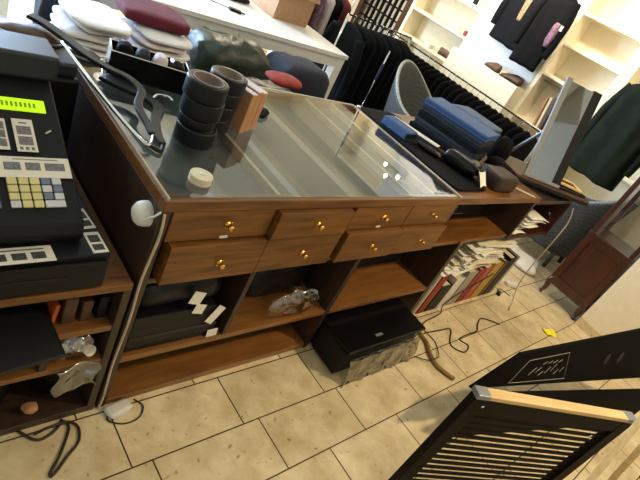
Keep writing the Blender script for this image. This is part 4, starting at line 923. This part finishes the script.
# green quilted coat at the right, on an arm from the shelving
fa = thing('hanging_arm', 'chrome hanging arm reaching out from the right cream unit', 'arm', (3.78, 0.27, 1.78))
MB().cyl((0, 0, 0), (1.02, 0, 0), 0.008).build('bar', 'chrome', fa, True)
MB().cyl((0, 0, 0), (0, 0, 0.03), 0.012).build('end_stop', 'chrome', fa, True)
gc = garment('quilted_coat', 'dark green quilted coat hanging at the right above the wicker chair', 'coat', (3.90, 0.27, 1.718), PI/2, 0.40, 0.80, 0.20, 'puffer', 90, None, 1.12, True, True, 44, 40)

# ================================================================== WICKER CHAIRS
def wicker_chair(lab, loc, rz):
    t = thing('wicker_chair', lab, 'chair', loc, rz, None)
    # faces local -y ; back at +y
    def rim(a):                       # a from -1..1, 0 = back
        th = PI/2 + a*2.3
        hgt = 0.62 + 0.33*(0.5 + 0.5*math.cos(max(-1, min(1, a*1.15))*PI))
        return th, hgt
    def shell(u, v):
        a = -1 + 2*u; th, hgt = rim(a); r_ = 0.27 + 0.05*v
        z_ = 0.16 + (hgt - 0.16)*v
        return (r_*math.cos(th)*1.0, r_*math.sin(th) + 0.10*v*max(0, math.cos(a*PI/2)), z_)
    MB().grid(shell, 48, 16).build('backrest', 'wicker', t, True, 0, 0.03)
    P = [Vector(shell(i/47, 1.0)) for i in range(48)]
    MB().tube(P, 0.015, 10).build('rim', 'rope', t, True)
    MB().lathe([(0, 0.40), (0.24, 0.40), (0.255, 0.38), (0.255, 0.30), (0, 0.30)], n=32).build('seat', 'wicker', t, True)
    for sx, sy in ((-1, -1), (1, -1), (-1, 1), (1, 1)): MB().cyl((sx*0.2, sy*0.2, 0.0), (sx*0.18, sy*0.18, 0.32), 0.02, 0.024, 12).build('leg', 'wicker', t, True)
    return t
wicker_chair('grey wicker tub chair with pale rim behind the counter', (3.30, 1.58, 0.0), 0.1)
wicker_chair('second grey wicker tub chair under the green coat by the glass cabinet', (4.34, 0.32, 0.0), PI)

# ================================================================== WHITE TABLE AND THE HEAPS BEHIND THE COUNTER
wt = thing('white_table', 'long white table with square legs behind the counter', 'table', (0.30, 2.34, 0.0))
TW, TD = 2.58, 1.0
MB().box(0, TW, 0, TD, 0.715, 0.75).build('table_top', 'white', wt, bevel=0.004)
MB().box(0.03, TW-0.03, 0.02, 0.045, 0.62, 0.715).box(0.03, TW-0.03, TD-0.045, TD-0.02, 0.62, 0.715).box(TW-0.045, TW-0.02, 0.045, TD-0.045, 0.62, 0.715).box(0.02, 0.045, 0.045, TD-0.045, 0.62, 0.715).build('apron', 'white', wt, bevel=0.003)
for x in (0.015, TW-0.105):
    for y in (0.012, TD-0.102): MB().box(x, x+0.09, y, y+0.09, 0, 0.715).build('leg', 'white', wt, bevel=0.004)
t = thing('cardboard_box', 'open brown cardboard box on the white table', 'box', (2.32, 2.86, 0.7505), 0.05)
MB().box(0, 0.42, 0, 0.38, 0, 0.005).box(0, 0.42, 0, 0.005, 0.005, 0.34).box(0, 0.42, 0.375, 0.38, 0.005, 0.34).box(0, 0.005, 0.005, 0.375, 0.005, 0.34).box(0.415, 0.42, 0.005, 0.375, 0.005, 0.34).build('carton', 'card', t)
MB().prism([(0.0, -0.001, 0.34), (0.42, -0.001, 0.34), (0.40, -0.08, 0.25), (0.02, -0.08, 0.25)], (0, 0.004, 0.002)).build('flap', 'card', t)
t = thing('card_reader', 'small black gadget with a lead on the white table', 'gadget', (1.75, 2.66, 0.7505), -0.3)
MB().box(0, 0.10, 0, 0.055, 0, 0.022).build('body', 'black', t, bevel=0.006)
MB().tube(smooth_path([(0, 0.03, 0.01), (-0.12, 0.08, 0.004), (-0.3, 0.17, 0.004), (-0.55, 0.32, 0.004)]), 0.003).build('lead', 'black', t, True)
MB().cyl((0.10, 0.027, 0.010), (0.135, 0.027, 0.010), 0.006).build('stub', 'black', t, True)
tag(MB().blob(0.3, 0.2, 0.05, 0.4, 0.008, 12, 120).build('black_pouch', 'black', None, True, loc=(2.02, 3.1, 0.7505), rot=(0, 0, 0.1)), 'black pouch lying beyond the small gadget on the white table', 'pouch')

# white cloth heap: low bench under it
bn = thing('low_bench', 'low dark bench carrying the folded white cloths behind the glass counter', 'bench', (0.16, 1.30, 0.0))
MB().box(0, 0.92, 0, 0.98, 0.36, 0.40).build('bench_top', 'wood_d', bn, bevel=0.004)
for x in (0.03, 0.83):
    for y in (0.03, 0.89): MB().box(x, x+0.06, y, y+0.06, 0, 0.36).build('leg', 'wood_d', bn)
wl = ['lowest', 'second', 'third', 'fourth', 'fifth', 'sixth', 'seventh', 'eighth', 'ninth', 'tenth']
rd = random.Random(21)
zs = 0.4005
for k in range(10):
    h = 0.026 + 0.010*rd.random()
    folded('folded_cloth', '%s white cloth of the left white stack behind the counter' % wl[k], 'cloth', 'cloth_w', 0.28 + rd.uniform(-0.04, 0.04), 0.38, h, (0.42 + rd.uniform(-0.025, 0.025), 1.80 + rd.uniform(-0.03, 0.03), zs), (0, 0, rd.uniform(-0.2, 0.2)), 130+k, 'white cloths stacked behind the counter', 0.4, 0.018, 9); zs += h + 0.0065
zl = zs; zs = 0.4005
for k in range(9):
    h = 0.026 + 0.010*rd.random()
    folded('folded_cloth', '%s white cloth of the right white stack, under the maroon cloth' % wl[k], 'cloth', 'cloth_p' if k % 3 == 1 else 'cloth_w', 0.32 + rd.uniform(-0.03, 0.03), 0.38, h, (0.80 + rd.uniform(-0.02, 0.03), 1.84, zs), (0, 0, rd.uniform(-0.15, 0.15)), 140+k, 'white cloths stacked behind the counter', 0.4, 0.018, 9); zs += h + 0.0065
folded('folded_cloth', 'maroon folded cloth on top of the right white stack', 'cloth', 'maroon', 0.38, 0.34, 0.07, (0.79, 1.93, zs), (0, 0, -0.1), 150, None, 0.3, 0.014, 8)
folded('folded_cloth', 'navy cloth behind the left white stack', 'cloth', 'navy', 0.30, 0.16, 0.30, (0.42, 2.18, 0.4005), (0, 0, 0.0), 151, None, 0.4, 0.012, 8)
for k, (n_m, lab, cat, m, w, d, h, x, y, z_, e, amp) in enumerate((
    ('cloth_bundle', 'pale bundle of cloth in front of the maroon topped stack', 'bundle', 'cloth_p', 0.30, 0.26, 0.26, 0.90, 1.46, 0.4005, 0.6, 0.03),
    ('cloth_bundle', 'navy bundle of cloth in front of the left white stack', 'bundle', 'navy', 0.34, 0.22, 0.16, 0.52, 1.43, 0.4005, 0.6, 0.03),
    ('plastic_sack', 'shiny dark green plastic sack under the white table edge', 'bag', 'green_bag', 0.66, 0.44, 0.74, 1.44, 2.02, 0.001, 0.45, 0.05),
    ('black_sack', 'black plastic sack in front of the dark green sack', 'bag', 'black_bag', 0.56, 0.42, 0.70, 1.40, 1.42, 0.001, 0.5, 0.05),
    ('black_sack', 'black sack at the right of the red cloth behind the counter', 'bag', 'black_bag', 0.44, 0.44, 0.60, 1.94, 1.50, 0.001, 0.5, 0.045),
    ('suit_bag', 'blue black suit bag leaning beside the right table leg', 'bag', 'navy', 0.50, 0.40, 0.70, 2.10, 2.04, 0.001, 0.3, 0.025),
    ('black_sack', 'low black sack on the floor below the table corner', 'bag', 'black_cloth', 0.40, 0.42, 0.36, 2.46, 1.62, 0.001, 0.5, 0.04),
    )):
    folded(n_m, lab, cat, m, w, d, h, (x, y, z_), (0, 0, 0.0), 160+k, None, e, amp*0.7, 6 if k == 5 else 11)
folded('red_cloth', 'red cloth on top of the front black sack behind the counter', 'cloth', 'red', 0.24, 0.18, 0.05, (1.42, 1.38, 0.742), (0, 0, 0), 170, None, 0.6, 0.012, 9)
